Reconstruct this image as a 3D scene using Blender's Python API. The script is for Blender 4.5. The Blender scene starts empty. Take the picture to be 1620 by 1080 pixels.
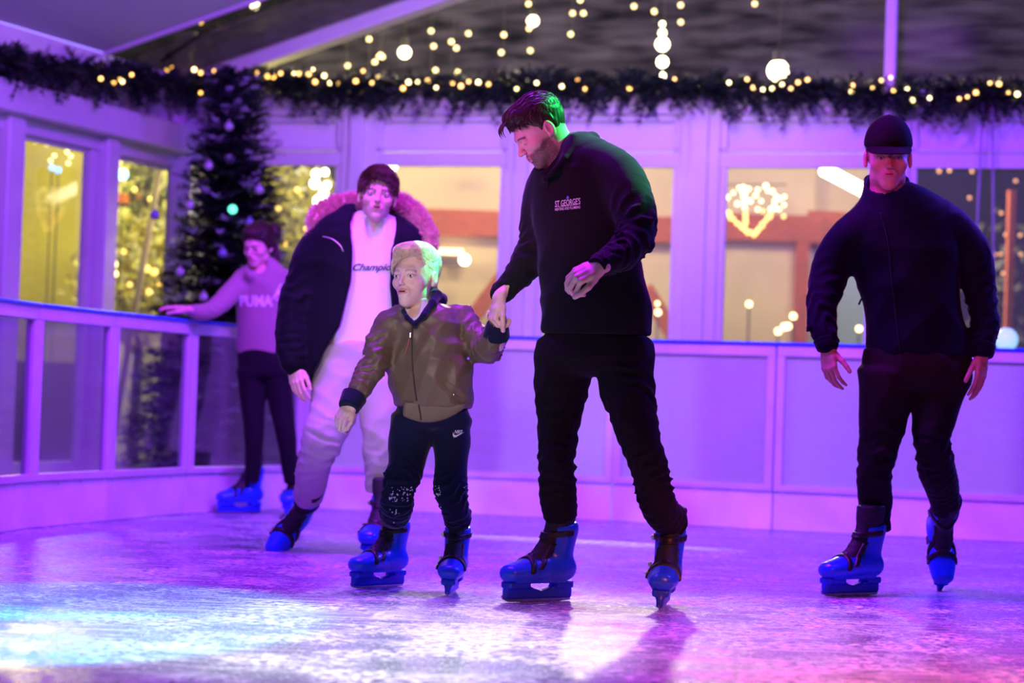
import bpy, math, random
import numpy as np
from mathutils import Vector, Matrix
from mathutils.bvhtree import BVHTree
random.seed(7); np.random.seed(7)
scene = bpy.context.scene
col = scene.collection
# ------------------------------------------------------------------ camera
FPX = 3500.0; CX, CY = 810.0, 540.0
CAM = Vector((0, 0, 0.73)); PITCH = math.atan(96 / FPX); ROLL = math.radians(1.98)
camd = bpy.data.cameras.new('camera'); cam = bpy.data.objects.new('camera', camd); col.objects.link(cam)
camd.sensor_width = 36; camd.lens = 36 * FPX / 1620; camd.clip_end = 200
Rc = Matrix.Rotation(math.pi / 2 + PITCH, 3, 'X') @ Matrix.Rotation(ROLL, 3, 'Z')
cam.matrix_world = Matrix.Translation(CAM) @ Rc.to_4x4()
camd.dof.use_dof = True; camd.dof.focus_distance = 8.15; camd.dof.aperture_fstop = 2.1
scene.camera = cam
vs = scene.view_settings
scene.display_settings.display_device = 'sRGB'
vs.view_transform = 'Standard'; vs.look = 'None'; vs.exposure = 0.15; vs.gamma = 1.0; vs.use_curve_mapping = False
scene.cycles.use_denoising = True
scene.cycles.max_bounces = 8; scene.cycles.transparent_max_bounces = 16
scene.cycles.sample_clamp_indirect = 4.0
# ------------------------------------------------------------------ night sky
w = bpy.data.worlds.new('night_sky'); scene.world = w; w.use_nodes = True
bg = w.node_tree.nodes['Background']; bg.inputs[0].default_value = (0.10, 0.09, 0.16, 1); bg.inputs[1].default_value = 0.10

def light(name, kind, loc, target, energy, color, size=0.1, spot=60, blend=0.5, size_y=None):
    d = bpy.data.lights.new(name, kind); o = bpy.data.objects.new(name, d); col.objects.link(o)
    d.energy = energy; d.color = color
    if kind == 'AREA':
        d.size = size
        if size_y: d.shape = 'RECTANGLE'; d.size_y = size_y
    else: d.shadow_soft_size = size
    if kind == 'SPOT': d.spot_size = math.radians(spot); d.spot_blend = blend
    o.location = loc
    v = Vector(target) - Vector(loc)
    o.rotation_euler = v.to_track_quat('-Z', 'Y').to_euler()
    return o
VIO = (0.26, 0.07, 1.0); BLU = (0.06, 0.05, 1.0); PUR = (0.52, 0.12, 1.0)
# rows of coloured wash lights under the tent roof, plus an added wall fill
light('violet_wash_left', 'AREA', (-1.6, 8.6, 4.2), (-1.4, 12.8, 0.0), 190, (0.25, 0.02, 1.0), 1.2, size_y=0.5)
light('violet_wash_middle', 'AREA', (0.6, 10.2, 4.3), (0.5, 15.4, 1.2), 95, (0.36, 0.10, 1.0), 1.2, size_y=0.5).data.spread = math.radians(120)
light('upper_wall_fill', 'SPOT', (0.4, 9.6, 3.0), (0.4, 16.0, 3.5), 520, (1.0, 0.72, 1.0), 0.1, 48, 0.9)  # added fill to make the upper back wall paler, not one of the wash lights
light('blue_wash_right', 'AREA', (3.6, 9.2, 4.2), (3.0, 13.4, 0.9), 330, (0.15, 0.05, 1.0), 1.2, size_y=0.5)
light('violet_wash_front', 'AREA', (0.0, 8.8, 4.6), (0.0, 9.8, 0.0), 420, (0.42, 0.012, 1.0), 1.5, size_y=0.8)
# coloured effect spots, plus an added fill for the roof fabric
light('cyan_spot', 'SPOT', (-2.0, 1.8, 4.6), (-1.45, 6.85, 0.0), 5200, (0.0, 0.62, 0.75), 0.02, 15.5, 0.25)
light('white_spot', 'SPOT', (0.0, 2.2, 4.2), (-0.45, 6.62, 0.0), 4600, (0.92, 1.0, 0.60), 0.04, 19, 0.9)
light('magenta_spot', 'SPOT', (-2.6, 5.6, 2.4), (0.08, 8.1, 1.70), 330, (1.0, 0.07, 0.78), 0.03, 16, 0.7)
light('red_spot', 'SPOT', (1.2, 3.6, 2.6), (1.62, 8.9, 1.40), 330, (1.0, 0.03, 0.12), 0.03, 15, 0.7)
light('amber_spot', 'SPOT', (2.2, 3.2, 3.4), (1.35, 6.5, 0.0), 2100, (1.0, 0.15, 0.05), 0.05, 34, 0.9)
light('roof_fill_spot', 'SPOT', (-0.6, 8.6, 2.9), (-4.0, 13.0, 4.2), 150, (0.80, 0.70, 1.0), 0.1, 60, 0.9)  # added fill standing in for wash light bounced up onto the roof fabric
light('green_spot', 'SPOT', (2.9, 9.0, 4.0), (0.32, 8.1, 1.70), 2600, (0.0, 1.0, 0.08), 0.03, 10.6, 0.4)
light('green_crown_spot', 'SPOT', (0.75, 7.7, 4.2), (-0.315, 8.38, 1.30), 3600, (0.0, 1.0, 0.28), 0.015, 2.6, 0.5)
light('blue_back_spot', 'SPOT', (4.2, 11.0, 3.4), (1.9, 9.0, 1.2), 900, (0.05, 0.05, 1.0), 0.04, 30, 0.5)
light('warm_front_lamp', 'SPOT', (-0.9, 2.0, 2.0), (-0.42, 8.4, 1.12), 720, (1.0, 0.76, 0.90), 0.12, 13, 0.8)
light('pink_front_spot', 'SPOT', (-2.4, 5.6, 3.4), (-0.62, 10.2, 1.45), 330, (0.80, 0.50, 1.0), 0.10, 26, 0.9)

# ------------------------------------------------------------------ pixel helpers (1620 x 1080 photograph)
def ray(px, py): return (Rc @ Vector(((px - CX) / FPX, -(py - CY) / FPX, -1.0)))
def P(px, py, Y):
    d = ray(px, py); return CAM + d * (Y / d.y)
def G(px, py, z=0.0):
    d = ray(px, py); return CAM + d * ((z - CAM.z) / d.z)
# ------------------------------------------------------------------ materials
def pin(b, n): return b.inputs[n]
def mat(name, c, rough=0.6, metal=0.0, noise=0.0, nscale=20, bump=0.0, bscale=60, emis=None, estr=1.0, trans=0.0, alpha=1.0, sheen=0.0, coat=0.0, attr=None, stretch=None, spec=None):
    m = bpy.data.materials.new(name); m.use_nodes = True; nt = m.node_tree; b = nt.nodes['Principled BSDF']
    b.inputs['Base Color'].default_value = (*c, 1); b.inputs['Roughness'].default_value = rough; b.inputs['Metallic'].default_value = metal
    if spec is not None: b.inputs['Specular IOR Level'].default_value = spec
    if sheen: b.inputs['Sheen Weight'].default_value = sheen; b.inputs['Sheen Roughness'].default_value = 0.4
    if coat: b.inputs['Coat Weight'].default_value = coat
    if trans: b.inputs['Transmission Weight'].default_value = trans
    if alpha < 1: b.inputs['Alpha'].default_value = alpha
    if emis: b.inputs['Emission Color'].default_value = (*emis, 1); b.inputs['Emission Strength'].default_value = estr
    tc = nt.nodes.new('ShaderNodeTexCoord'); src = tc.outputs['Object']
    if stretch:
        mp = nt.nodes.new('ShaderNodeMapping'); mp.inputs['Scale'].default_value = stretch
        nt.links.new(src, mp.inputs[0]); src = mp.outputs[0]
    base = None
    if attr:
        at = nt.nodes.new('ShaderNodeAttribute'); at.attribute_name = attr; base = at.outputs['Color']
        nt.links.new(base, b.inputs['Base Color'])
    if noise:
        n = nt.nodes.new('ShaderNodeTexNoise'); n.inputs['Scale'].default_value = nscale; n.inputs['Detail'].default_value = 4
        nt.links.new(src, n.inputs['Vector'])
        r = nt.nodes.new('ShaderNodeMapRange'); r.inputs[1].default_value = 0.3; r.inputs[2].default_value = 0.7
        r.inputs[3].default_value = 1 - noise; r.inputs[4].default_value = 1 + noise
        nt.links.new(n.outputs[0], r.inputs[0])
        mx = nt.nodes.new('ShaderNodeVectorMath'); mx.operation = 'SCALE'
        if base: nt.links.new(base, mx.inputs[0])
        else: mx.inputs[0].default_value = c
        nt.links.new(r.outputs[0], mx.inputs[3]); nt.links.new(mx.outputs[0], b.inputs['Base Color'])
    if bump:
        n = nt.nodes.new('ShaderNodeTexNoise'); n.inputs['Scale'].default_value = bscale; n.inputs['Detail'].default_value = 5
        nt.links.new(src, n.inputs['Vector'])
        bp = nt.nodes.new('ShaderNodeBump'); bp.inputs['Strength'].default_value = bump; bp.inputs['Distance'].default_value = 0.004
        nt.links.new(n.outputs[0], bp.inputs['Height']); nt.links.new(bp.outputs[0], b.inputs['Normal'])
    return m
def glassy(name, tint, clear, rough, diff, streak=0.0, gloss=0.35):
    """sheet of plastic or glass: part clear, part milky, with a gloss"""
    m = bpy.data.materials.new(name); m.use_nodes = True; nt = m.node_tree; N = nt.nodes; L = nt.links
    N.remove(N['Principled BSDF']); out = N['Material Output']
    tr = N.new('ShaderNodeBsdfTransparent'); tr.inputs[0].default_value = (*tint, 1)
    df = N.new('ShaderNodeBsdfDiffuse'); df.inputs[0].default_value = (*diff, 1)
    tl = N.new('ShaderNodeBsdfTranslucent'); tl.inputs[0].default_value = (*diff, 1)
    gl = N.new('ShaderNodeBsdfGlossy'); gl.inputs['Roughness'].default_value = rough
    a = N.new('ShaderNodeMixShader'); a.inputs[0].default_value = 0.4
    L.new(df.outputs[0], a.inputs[1]); L.new(tl.outputs[0], a.inputs[2])
    b = N.new('ShaderNodeMixShader'); b.inputs[0].default_value = 1 - clear
    L.new(tr.outputs[0], b.inputs[1]); L.new(a.outputs[0], b.inputs[2])
    if streak:
        tc = N.new('ShaderNodeTexCoord'); mp = N.new('ShaderNodeMapping'); mp.inputs['Scale'].default_value = (1.2, 1.2, 6)
        n = N.new('ShaderNodeTexNoise'); n.inputs['Scale'].default_value = 2.2; n.inputs['Detail'].default_value = 6
        L.new(tc.outputs['Object'], mp.inputs[0]); L.new(mp.outputs[0], n.inputs['Vector'])
        r = N.new('ShaderNodeMapRange'); r.inputs[1].default_value = .3; r.inputs[2].default_value = .75
        r.inputs[3].default_value = max(0, 1 - clear - streak); r.inputs[4].default_value = min(1, 1 - clear + streak)
        L.new(n.outputs[0], r.inputs[0]); L.new(r.outputs[0], b.inputs[0])
    fr = N.new('ShaderNodeFresnel'); fr.inputs[0].default_value = 1.4
    k_ = N.new('ShaderNodeMath'); k_.operation = 'MULTIPLY'; k_.inputs[1].default_value = gloss; L.new(fr.outputs[0], k_.inputs[0])
    c = N.new('ShaderNodeMixShader'); L.new(k_.outputs[0], c.inputs[0]); L.new(b.outputs[0], c.inputs[1]); L.new(gl.outputs[0], c.inputs[2])
    L.new(c.outputs[0], out.inputs[0])
    return m
# ------------------------------------------------------------------ object helpers
def link(name, me, m=None, parent=None):
    o = bpy.data.objects.new(name, me); col.objects.link(o)
    if m: me.materials.append(m)
    if parent: o.parent = parent
    return o
def mesh(name, V, F, m=None, parent=None, smooth=True, origin=None):
    """V in world space; the object is stored relative to its parent's location or to origin"""
    V = np.asarray(V, dtype=float).reshape(-1, 3)
    off = np.zeros(3)
    if parent is not None:
        q = parent
        while q is not None: off = off + np.array(q.location); q = q.parent
    elif origin is not None: off = np.array(origin, dtype=float)
    me = bpy.data.meshes.new(name); me.from_pydata((V - off).tolist(), [], F if isinstance(F, list) else F.tolist()); me.update()
    if smooth: me.shade_smooth()
    o = link(name, me, m, parent)
    if parent is None and origin is not None: o.location = origin
    return o
def tag(o, label=None, cat=None, group=None, kind=None):
    if label: o['label'] = label
    if cat: o['category'] = cat
    if group: o['group'] = group
    if kind: o['kind'] = kind
    return o
def empty(name, loc, label=None, cat=None, group=None):
    o = bpy.data.objects.new(name, None); col.objects.link(o); o.location = loc; o.empty_display_size = 0.1
    return tag(o, label, cat, group)
class MB:
    def __init__(s): s.V = []; s.F = []
    def add(s, V, F):
        n = len(s.V); s.V += [tuple(v) for v in V]; s.F += [tuple(i + n for i in f) for f in F]; return s
    def box(s, c, hx, hy, hz, bev=0.0):
        """c centre, hx, hy, hz half-axis vectors; chamfered edges when bev > 0"""
        c = Vector(c); hx, hy, hz = Vector(hx), Vector(hy), Vector(hz)
        if not bev:
            V = [c + hx * x + hy * y + hz * z for x in (-1, 1) for y in (-1, 1) for z in (-1, 1)]
            return s.add(V, [(0, 1, 3, 2), (4, 6, 7, 5), (0, 4, 5, 1), (2, 3, 7, 6), (0, 2, 6, 4), (1, 5, 7, 3)])
        bx, by, bz = [min(0.9, bev / max(h.length, 1e-6)) for h in (hx, hy, hz)]
        V = []; idx = {}
        for x in (-1, 1):
            for y in (-1, 1):
                for z in (-1, 1):
                    for k in range(3):
                        a = [x * (1 - bx), y * (1 - by), z * (1 - bz)]; a[k] = (x, y, z)[k]
                        idx[(x, y, z, k)] = len(V); V.append(c + hx * a[0] + hy * a[1] + hz * a[2])
        F = []
        for k in range(3):
            for sg in (-1, 1):
                o = [j for j in range(3) if j != k]; q = []
                for (u, v) in ((-1, -1), (1, -1), (1, 1), (-1, 1)):
                    t = [0, 0, 0]; t[k] = sg; t[o[0]] = u; t[o[1]] = v; q.append(idx[(*t, k)])
                F.append(q if (sg > 0) == (k != 1) else q[::-1])
        for k in range(3):
            o = [j for j in range(3) if j != k]
            for u in (-1, 1):
                for v in (-1, 1):
                    t0 = [0, 0, 0]; t1 = [0, 0, 0]; t0[k] = -1; t1[k] = 1
                    for t in (t0, t1): t[o[0]] = u; t[o[1]] = v
                    F.append([idx[(*t0, o[0])], idx[(*t1, o[0])], idx[(*t1, o[1])], idx[(*t0, o[1])]])
        for x in (-1, 1):
            for y in (-1, 1):
                for z in (-1, 1): F.append([idx[(x, y, z, k)] for k in range(3)])
        return s.add(V, F)
    def tube(s, pts, r, n=8, cap=True, flat=1.0):
        pts = [Vector(p) for p in pts]; rs = r if hasattr(r, '__len__') else [r] * len(pts)
        base = len(s.V); u = None
        for i, p in enumerate(pts):
            t = (pts[min(i + 1, len(pts) - 1)] - pts[max(i - 1, 0)]).normalized()
            if u is None: u = t.orthogonal().normalized()
            u = (u - t * u.dot(t)).normalized(); v = t.cross(u)
            for k in range(n):
                a = 2 * math.pi * k / n; s.V.append(tuple(p + (u * math.cos(a) + v * math.sin(a) * flat) * rs[i]))
        for i in range(len(pts) - 1):
            for k in range(n):
                a = base + i * n + k; b = base + i * n + (k + 1) % n; s.F.append((a, b, b + n, a + n))
        if cap:
            s.F.append(tuple(base + k for k in range(n))[::-1]); e = base + (len(pts) - 1) * n; s.F.append(tuple(e + k for k in range(n)))
        return s
    def ball(s, c, r, n=8, m=6, sc=(1, 1, 1)):
        c = Vector(c); base = len(s.V)
        for i in range(1, m):
            ph = math.pi * i / m
            for k in range(n):
                a = 2 * math.pi * k / n
                s.V.append((c.x + r * sc[0] * math.sin(ph) * math.cos(a), c.y + r * sc[1] * math.sin(ph) * math.sin(a), c.z + r * sc[2] * math.cos(ph)))
        s.V.append((c.x, c.y, c.z + r * sc[2])); s.V.append((c.x, c.y, c.z - r * sc[2])); T = len(s.V) - 2
        for i in range(m - 2):
            for k in range(n):
                a = base + i * n + k; b = base + i * n + (k + 1) % n; s.F.append((a, a + n, b + n, b))
        for k in range(n):
            s.F.append((base + k, base + (k + 1) % n, T)); e = base + (m - 2) * n; s.F.append((e + (k + 1) % n, e + k, T + 1))
        return s
    def build(s, name, m, parent=None, smooth=False, origin=None): return mesh(name, s.V, s.F, m, parent, smooth, origin)
# ------------------------------------------------------------------ implicit surfaces: distance functions and surface nets
f32 = np.float32
def A3(v): return np.array(v, dtype=f32)
def smin(a, b, k):
    h = np.clip(0.5 + 0.5 * (b - a) / k, 0, 1); return b + (a - b) * h - k * h * (1 - h)
def smax(a, b, k): return -smin(-a, -b, k)
def cap_(p, a, b, ra, rb, w=None, s=1.0):
    a, b = A3(a), A3(b); ba = b - a; t = np.clip(((p - a) @ ba) / max(float(ba @ ba), 1e-9), 0, 1)
    q = p - a - t[:, None] * ba
    if w is not None:
        w = A3(w); w = w / np.linalg.norm(w); q = q + (q @ w)[:, None] * w * (1 / s - 1)
    return np.sqrt((q * q).sum(1)) - (ra + (rb - ra) * t)
def ell(p, c, r, R=None):
    q = p - A3(c)
    if R is not None: q = q @ R
    r = A3(r); k0 = np.sqrt(((q / r) ** 2).sum(1)); k1 = np.sqrt(((q / (r * r)) ** 2).sum(1)) + 1e-6
    return k0 * (k0 - 1) / k1
def catmull(rows, n):
    rows = np.array(rows, dtype=float); out = []
    N = len(rows)
    for i in range(N - 1):
        p0, p1, p2, p3 = rows[max(i - 1, 0)], rows[i], rows[i + 1], rows[min(i + 2, N - 1)]
        for j in range(n):
            t = j / n
            out.append(0.5 * ((2 * p1) + (-p0 + p2) * t + (2 * p0 - 5 * p1 + 4 * p2 - p3) * t * t + (-p0 + 3 * p1 - 3 * p2 + p3) * t ** 3))
    out.append(rows[-1]); return np.array(out)
def tube(p, rows, w, sub=3, bunch=(), ends=(0, 0), endround=1.0):
    """rows: x, y, z, half width, half depth; w: direction of the width; bunch: (s0, spread, amp, wavelength, phase) cloth rings"""
    rows = catmull(rows, sub) if sub > 1 else np.array(rows, dtype=float)
    C = rows[:, :3].astype(f32); w = A3(w)
    best = None; S = None; TH = None; L0 = 0.0; n = len(rows) - 1
    for i in range(n):
        a, b = C[i], C[i + 1]; ba = b - a; L = float(np.linalg.norm(ba)); u = ba / max(L, 1e-6)
        ww = w - u * (w @ u); ww = ww / np.linalg.norm(ww); dd = np.cross(u, ww)
        t = np.clip(((p - a) @ u) / max(L, 1e-6), 0, 1)
        q = p - a - t[:, None] * ba
        rw = rows[i, 3] + (rows[i + 1, 3] - rows[i, 3]) * t; rd = rows[i, 4] + (rows[i + 1, 4] - rows[i, 4]) * t
        qw, qd, qa = q @ ww, q @ dd, q @ u; rm = np.minimum(rw, rd)
        k = np.sqrt((qw / rw) ** 2 + (qd / rd) ** 2 + (qa / (rm * endround)) ** 2); d = (k - 1) * rm
        s = L0 + t * L
        if best is None: best, S = d, s; QW, QD = qw / rw, qd / rd
        else:
            m = d < best; S = np.where(m, s, S); QW = np.where(m, qw / rw, QW); QD = np.where(m, qd / rd, QD); best = np.minimum(best, d)
        L0 += L
    if bunch:
        th = np.arctan2(QD, QW)
        for (s0, sp, am, lam, ph) in bunch:
            arg = S / lam + 0.85 * np.sin(th + ph) + 0.35 * np.sin(2 * th + 1.7 * ph + S * 20) + 0.12 * np.sin(5 * th + ph + S * 40)
            g = 1 - 2 * np.abs(np.sin(math.pi * arg)) ** 0.8
            best = best - am * g * (.62 + .38 * np.sin(2 * th + 3 * ph + S * 30)) * np.exp(-((S - s0) / sp) ** 2)
    return best
def folds(p, sc=1.0, seed=0.0, drop=(0, 0, 1)):
    """soft cloth creases"""
    x, y, z = p[:, 0] / sc, p[:, 1] / sc, p[:, 2] / sc
    wx = np.sin(x * 9 + 1.3 * seed + 1.7 * np.sin(z * 7 + seed)); wy = np.sin(y * 8 + z * 5 + seed * 2.1)
    a = 1 - 2 * np.abs(np.sin(z * 14 + x * 11 + 1.3 * wx + 0.8 * wy + seed))
    b = 1 - 2 * np.abs(np.sin(z * 10 - x * 16 + y * 6 + 1.1 * wy + seed * 3))
    return 0.5 * (a + b)
def cut(d, p, pt, nrm, k=0.004):
    n = A3(nrm); n = n / np.linalg.norm(n); return smax(d, (p - A3(pt)) @ n, k)
def boxd(p, c, R, h, r=0.0):
    q = np.abs((p - A3(c)) @ R) - (A3(h) - r)
    return np.sqrt((np.maximum(q, 0) ** 2).sum(1)) + np.minimum(q.max(1), 0) - r

def surfnet(f, lo, hi, h, relax=1):
    lo = np.array(lo, dtype=float); hi = np.array(hi, dtype=float)
    K = 4; nb = np.ceil((hi - lo) / (h * K)).astype(int) + 1; n = nb * K + 1
    ax = [lo[i] + h * np.arange(n[i]) for i in range(3)]
    cx = [a[::K] for a in ax]; cs = tuple(len(c) for c in cx)
    g = np.stack(np.meshgrid(*cx, indexing='ij'), -1).reshape(-1, 3).astype(f32)
    cd = np.concatenate([f(g[i:i + 400000]) for i in range(0, len(g), 400000)]).reshape(cs)
    big = np.repeat(np.repeat(np.repeat(cd, K, 0), K, 1), K, 2)[:n[0], :n[1], :n[2]]
    val = np.where(big < 0, -1.0, 1.0).astype(f32)
    act = np.abs(cd) < h * K * 2.1
    a2 = act.copy()
    for d in range(3):
        s1 = [slice(None)] * 3; s2 = [slice(None)] * 3; s1[d] = slice(1, None); s2[d] = slice(None, -1)
        b2 = a2.copy(); b2[tuple(s1)] |= a2[tuple(s2)]; b2[tuple(s2)] |= a2[tuple(s1)]; a2 = b2
    m = np.repeat(np.repeat(np.repeat(a2, K, 0), K, 1), K, 2)[:n[0], :n[1], :n[2]]
    m2 = np.zeros(tuple(n), bool); m2[:m.shape[0], :m.shape[1], :m.shape[2]] = m
    if big.shape != tuple(n):
        v = np.ones(tuple(n), f32); v[:val.shape[0], :val.shape[1], :val.shape[2]] = val; val = v
    I = np.argwhere(m2); X = np.stack([ax[d][I[:, d]] for d in range(3)], 1).astype(f32)
    out = np.concatenate([f(X[i:i + 400000]) for i in range(0, len(X), 400000)])
    val[I[:, 0], I[:, 1], I[:, 2]] = out
    # faces of the grid box count as outside
    for d in range(3):
        for e in (0, -1):
            s = [slice(None)] * 3; s[d] = e; val[tuple(s)] = np.maximum(val[tuple(s)], 1e-3)
    sg = val < 0
    c8 = [sg[i:n[0] - 1 + i, j:n[1] - 1 + j, k:n[2] - 1 + k] for i in (0, 1) for j in (0, 1) for k in (0, 1)]
    cnt = sum(c.astype(np.int8) for c in c8)
    cells = np.argwhere((cnt > 0) & (cnt < 8))
    vid = -np.ones(tuple(n - 1), dtype=np.int64); vid[cells[:, 0], cells[:, 1], cells[:, 2]] = np.arange(len(cells))
    acc = np.zeros((len(cells), 3)); num = np.zeros(len(cells))
    for d in range(3):
        o = [e for e in range(3) if e != d]
        for u in (0, 1):
            for v in (0, 1):
                off = np.zeros(3, int); off[o[0]] = u; off[o[1]] = v; a = cells + off; b = a.copy(); b[:, d] += 1
                va = val[a[:, 0], a[:, 1], a[:, 2]]; vb = val[b[:, 0], b[:, 1], b[:, 2]]; mm = (va < 0) != (vb < 0)
                t = np.where(mm, va / np.where(mm, va - vb, 1), 0); pt = off.astype(float)[None].repeat(len(cells), 0); pt[:, d] += t
                acc += pt * mm[:, None]; num += mm
    V = lo + h * (cells + acc / num[:, None])
    F = []
    for d in range(3):
        e1, e2 = (d + 1) % 3, (d + 2) % 3
        s0 = [slice(1, n[q] - 1) for q in range(3)]; s1 = list(s0); s0[d] = slice(0, n[d] - 1); s1[d] = slice(1, n[d])
        A, B = sg[tuple(s0)], sg[tuple(s1)]
        for flip, M in ((False, A & ~B), (True, ~A & B)):
            E = np.argwhere(M); E[:, e1] += 1; E[:, e2] += 1
            q = []
            for (u, v) in ((0, 0), (1, 0), (1, 1), (0, 1)):
                c = E.copy(); c[:, e1] -= u; c[:, e2] -= v; q.append(vid[c[:, 0], c[:, 1], c[:, 2]])
            q = np.stack(q, 1); F.append(q[:, ::-1] if flip else q)
    F = np.concatenate(F); F = F[(F >= 0).all(1)]
    for _ in range(relax):
        s = np.zeros_like(V); k = np.zeros(len(V))
        for i in range(4):
            a, b = F[:, i], F[:, (i + 1) % 4]
            for q in range(3): s[:, q] += np.bincount(a, V[b, q], len(V)) + np.bincount(b, V[a, q], len(V))
            k += np.bincount(a, minlength=len(V)) + np.bincount(b, minlength=len(V))
        V = V * 0.5 + 0.5 * s / np.maximum(k, 1)[:, None]
    return V, F
def normals(V, F):
    n = np.zeros_like(V); fn = np.cross(V[F[:, 2]] - V[F[:, 0]], V[F[:, 3]] - V[F[:, 1]])
    for i in range(4):
        for q in range(3): n[:, q] += np.bincount(F[:, i], fn[:, q], len(V))
    return n / (np.linalg.norm(n, axis=1)[:, None] + 1e-12)
def bvh(V, F): return BVHTree.FromPolygons([tuple(v) for v in V], [tuple(int(i) for i in f) for f in F])
def surf(tree, px, py, lift=0.002):
    d = ray(px, py).normalized(); h = tree.ray_cast(CAM, d)
    return (h[0] - d * lift) if h[0] is not None else None
def bounds(rows, pad):
    r = np.concatenate([np.array(x, dtype=float)[:, :3] for x in rows]); return r.min(0) - pad, r.max(0) + pad
# ------------------------------------------------------------------ materials of the place
def ice_material():
    m = bpy.data.materials.new('rink_ice'); m.use_nodes = True; nt = m.node_tree; N = nt.nodes; L = nt.links; b = N['Principled BSDF']
    tc = N.new('ShaderNodeTexCoord')
    def noise(scale, st=(1, 1, 1), rot=0, det=6, rough=0.6):
        mp = N.new('ShaderNodeMapping'); mp.inputs['Scale'].default_value = st; mp.inputs['Rotation'].default_value = (0, 0, rot)
        n = N.new('ShaderNodeTexNoise'); n.inputs['Scale'].default_value = scale; n.inputs['Detail'].default_value = det; n.inputs['Roughness'].default_value = rough
        L.new(tc.outputs['Object'], mp.inputs[0]); L.new(mp.outputs[0], n.inputs['Vector']); return n.outputs[0]
    def ramp(src, a, b_, lo=0.0, hi=1.0):
        r = N.new('ShaderNodeMapRange'); r.inputs[1].default_value = a; r.inputs[2].default_value = b_; r.inputs[3].default_value = lo; r.inputs[4].default_value = hi
        L.new(src, r.inputs[0]); return r.outputs[0]
    def math_(op, a, b_):
        x = N.new('ShaderNodeMath'); x.operation = op
        for i, v in enumerate((a, b_)):
            if isinstance(v, (int, float)): x.inputs[i].default_value = v
            else: L.new(v, x.inputs[i])
        return x.outputs[0]
    snow = ramp(noise(3.2, (1, 1, 1)), .44, .62)
    fine = ramp(noise(30), .46, .62)
    specks = ramp(noise(70, det=3), .60, .66)
    big = ramp(noise(0.9), .35, .65)
    scr = None
    for i, (rot, st, sc) in enumerate(((0.35, (1, 22, 1), 1.6), (-0.6, (1, 30, 1), 1.9), (1.1, (1, 26, 1), 1.3), (0.05, (1, 34, 1), 2.3))):
        s_ = ramp(noise(sc, st, rot, 3, .5), .625, .66)
        scr = s_ if scr is None else math_('MAXIMUM', scr, s_)
    white = math_('MAXIMUM', math_('MULTIPLY', snow, fine), math_('MULTIPLY', scr, math_('MULTIPLY', big, .75)))
    white = math_('MAXIMUM', white, math_('MULTIPLY', specks, .9)); white = math_('MINIMUM', white, 1)
    mx = N.new('ShaderNodeMix'); mx.data_type = 'RGBA'; mx.inputs[6].default_value = (0.20, 0.23, 0.28, 1); mx.inputs[7].default_value = (0.93, 0.95, 0.97, 1)
    L.new(white, mx.inputs[0]); L.new(mx.outputs[2], b.inputs['Base Color'])
    rg = ramp(white, 0, 1, .16, .75); rr = math_('ADD', rg, math_('MULTIPLY', big, .12)); L.new(rr, b.inputs['Roughness'])
    b.inputs['Specular IOR Level'].default_value = 0.45
    h = math_('ADD', math_('MULTIPLY', white, .8), math_('MULTIPLY', noise(9), .55))
    bp = N.new('ShaderNodeBump'); bp.inputs['Strength'].default_value = .55; bp.inputs['Distance'].default_value = .012
    L.new(h, bp.inputs['Height']); L.new(bp.outputs[0], b.inputs['Normal'])
    return m
M_ice = ice_material()
M_deck = mat('dark_decking', (.05, .05, .055), .5, noise=.4, nscale=6)
M_alu = mat('white_coated_aluminium', (.62, .62, .66), .38, noise=.08, nscale=5)
M_kick = mat('white_kickboard_plastic', (.80, .80, .84), .35, noise=.14, nscale=3)
M_bluerail = mat('blue_handrail_plastic', (.02, .06, .85), .3)
M_clear = glassy('clear_glass', (.90, .92, .95), .94, .03, (.5, .5, .6), gloss=.08)
M_scuff = glassy('scuffed_clear_panel', (.75, .75, .82), .91, .10, (.4, .4, .5), .05, gloss=.2)
M_milky = glassy('frosted_panel', (.8, .8, .85), .22, .16, (.62, .60, .66), .07)
M_pvc = glassy('cloudy_clear_roof_sheet', (.75, .75, .70), .80, .12, (.24, .24, .20), .18, gloss=.03)
M_frame = mat('tent_frame_white', (.66, .64, .66), .42, noise=.05, nscale=3)
M_panel = mat('white_wall_panel', (.72, .70, .72), .55, noise=.05, nscale=2)
M_fab = mat('white_tent_fabric', (.62, .62, .62), .7, bump=.15, bscale=3)
M_led = mat('led_strip_on_beam', (.7, .7, .9), .4, emis=(.35, .3, 1.0), estr=1.2)
M_steel = mat('steel', (.6, .6, .62), .25, 1.0)
M_warm = mat('warm_bulb', (1, .8, .4), .4, emis=(1.0, .50, .08), estr=4.5)
M_warm2 = mat('pale_warm_bulb', (1, .9, .6), .4, emis=(1.0, .72, .26), estr=7)
M_lamp = mat('bright_lamp', (1, .95, .8), .4, emis=(1.0, .84, .50), estr=16)
M_wire = mat('dark_wire', (.02, .03, .02), .6)
# ------------------------------------------------------------------ ice
fl = MB(); fl.add([(-9, 3.0, 0), (9, 3.0, 0), (9, 15.6, 0), (-9, 15.6, 0)], [(0, 1, 2, 3)])
fo = fl.build('floor', M_ice); fo['kind'] = 'structure'
dk = MB(); dk.add([(-30, -3, -.03), (30, -3, -.03), (30, 60, -.03), (-30, 60, -.03)], [(0, 1, 2, 3)])
do = dk.build('ground', M_deck); do['kind'] = 'structure'
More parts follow.
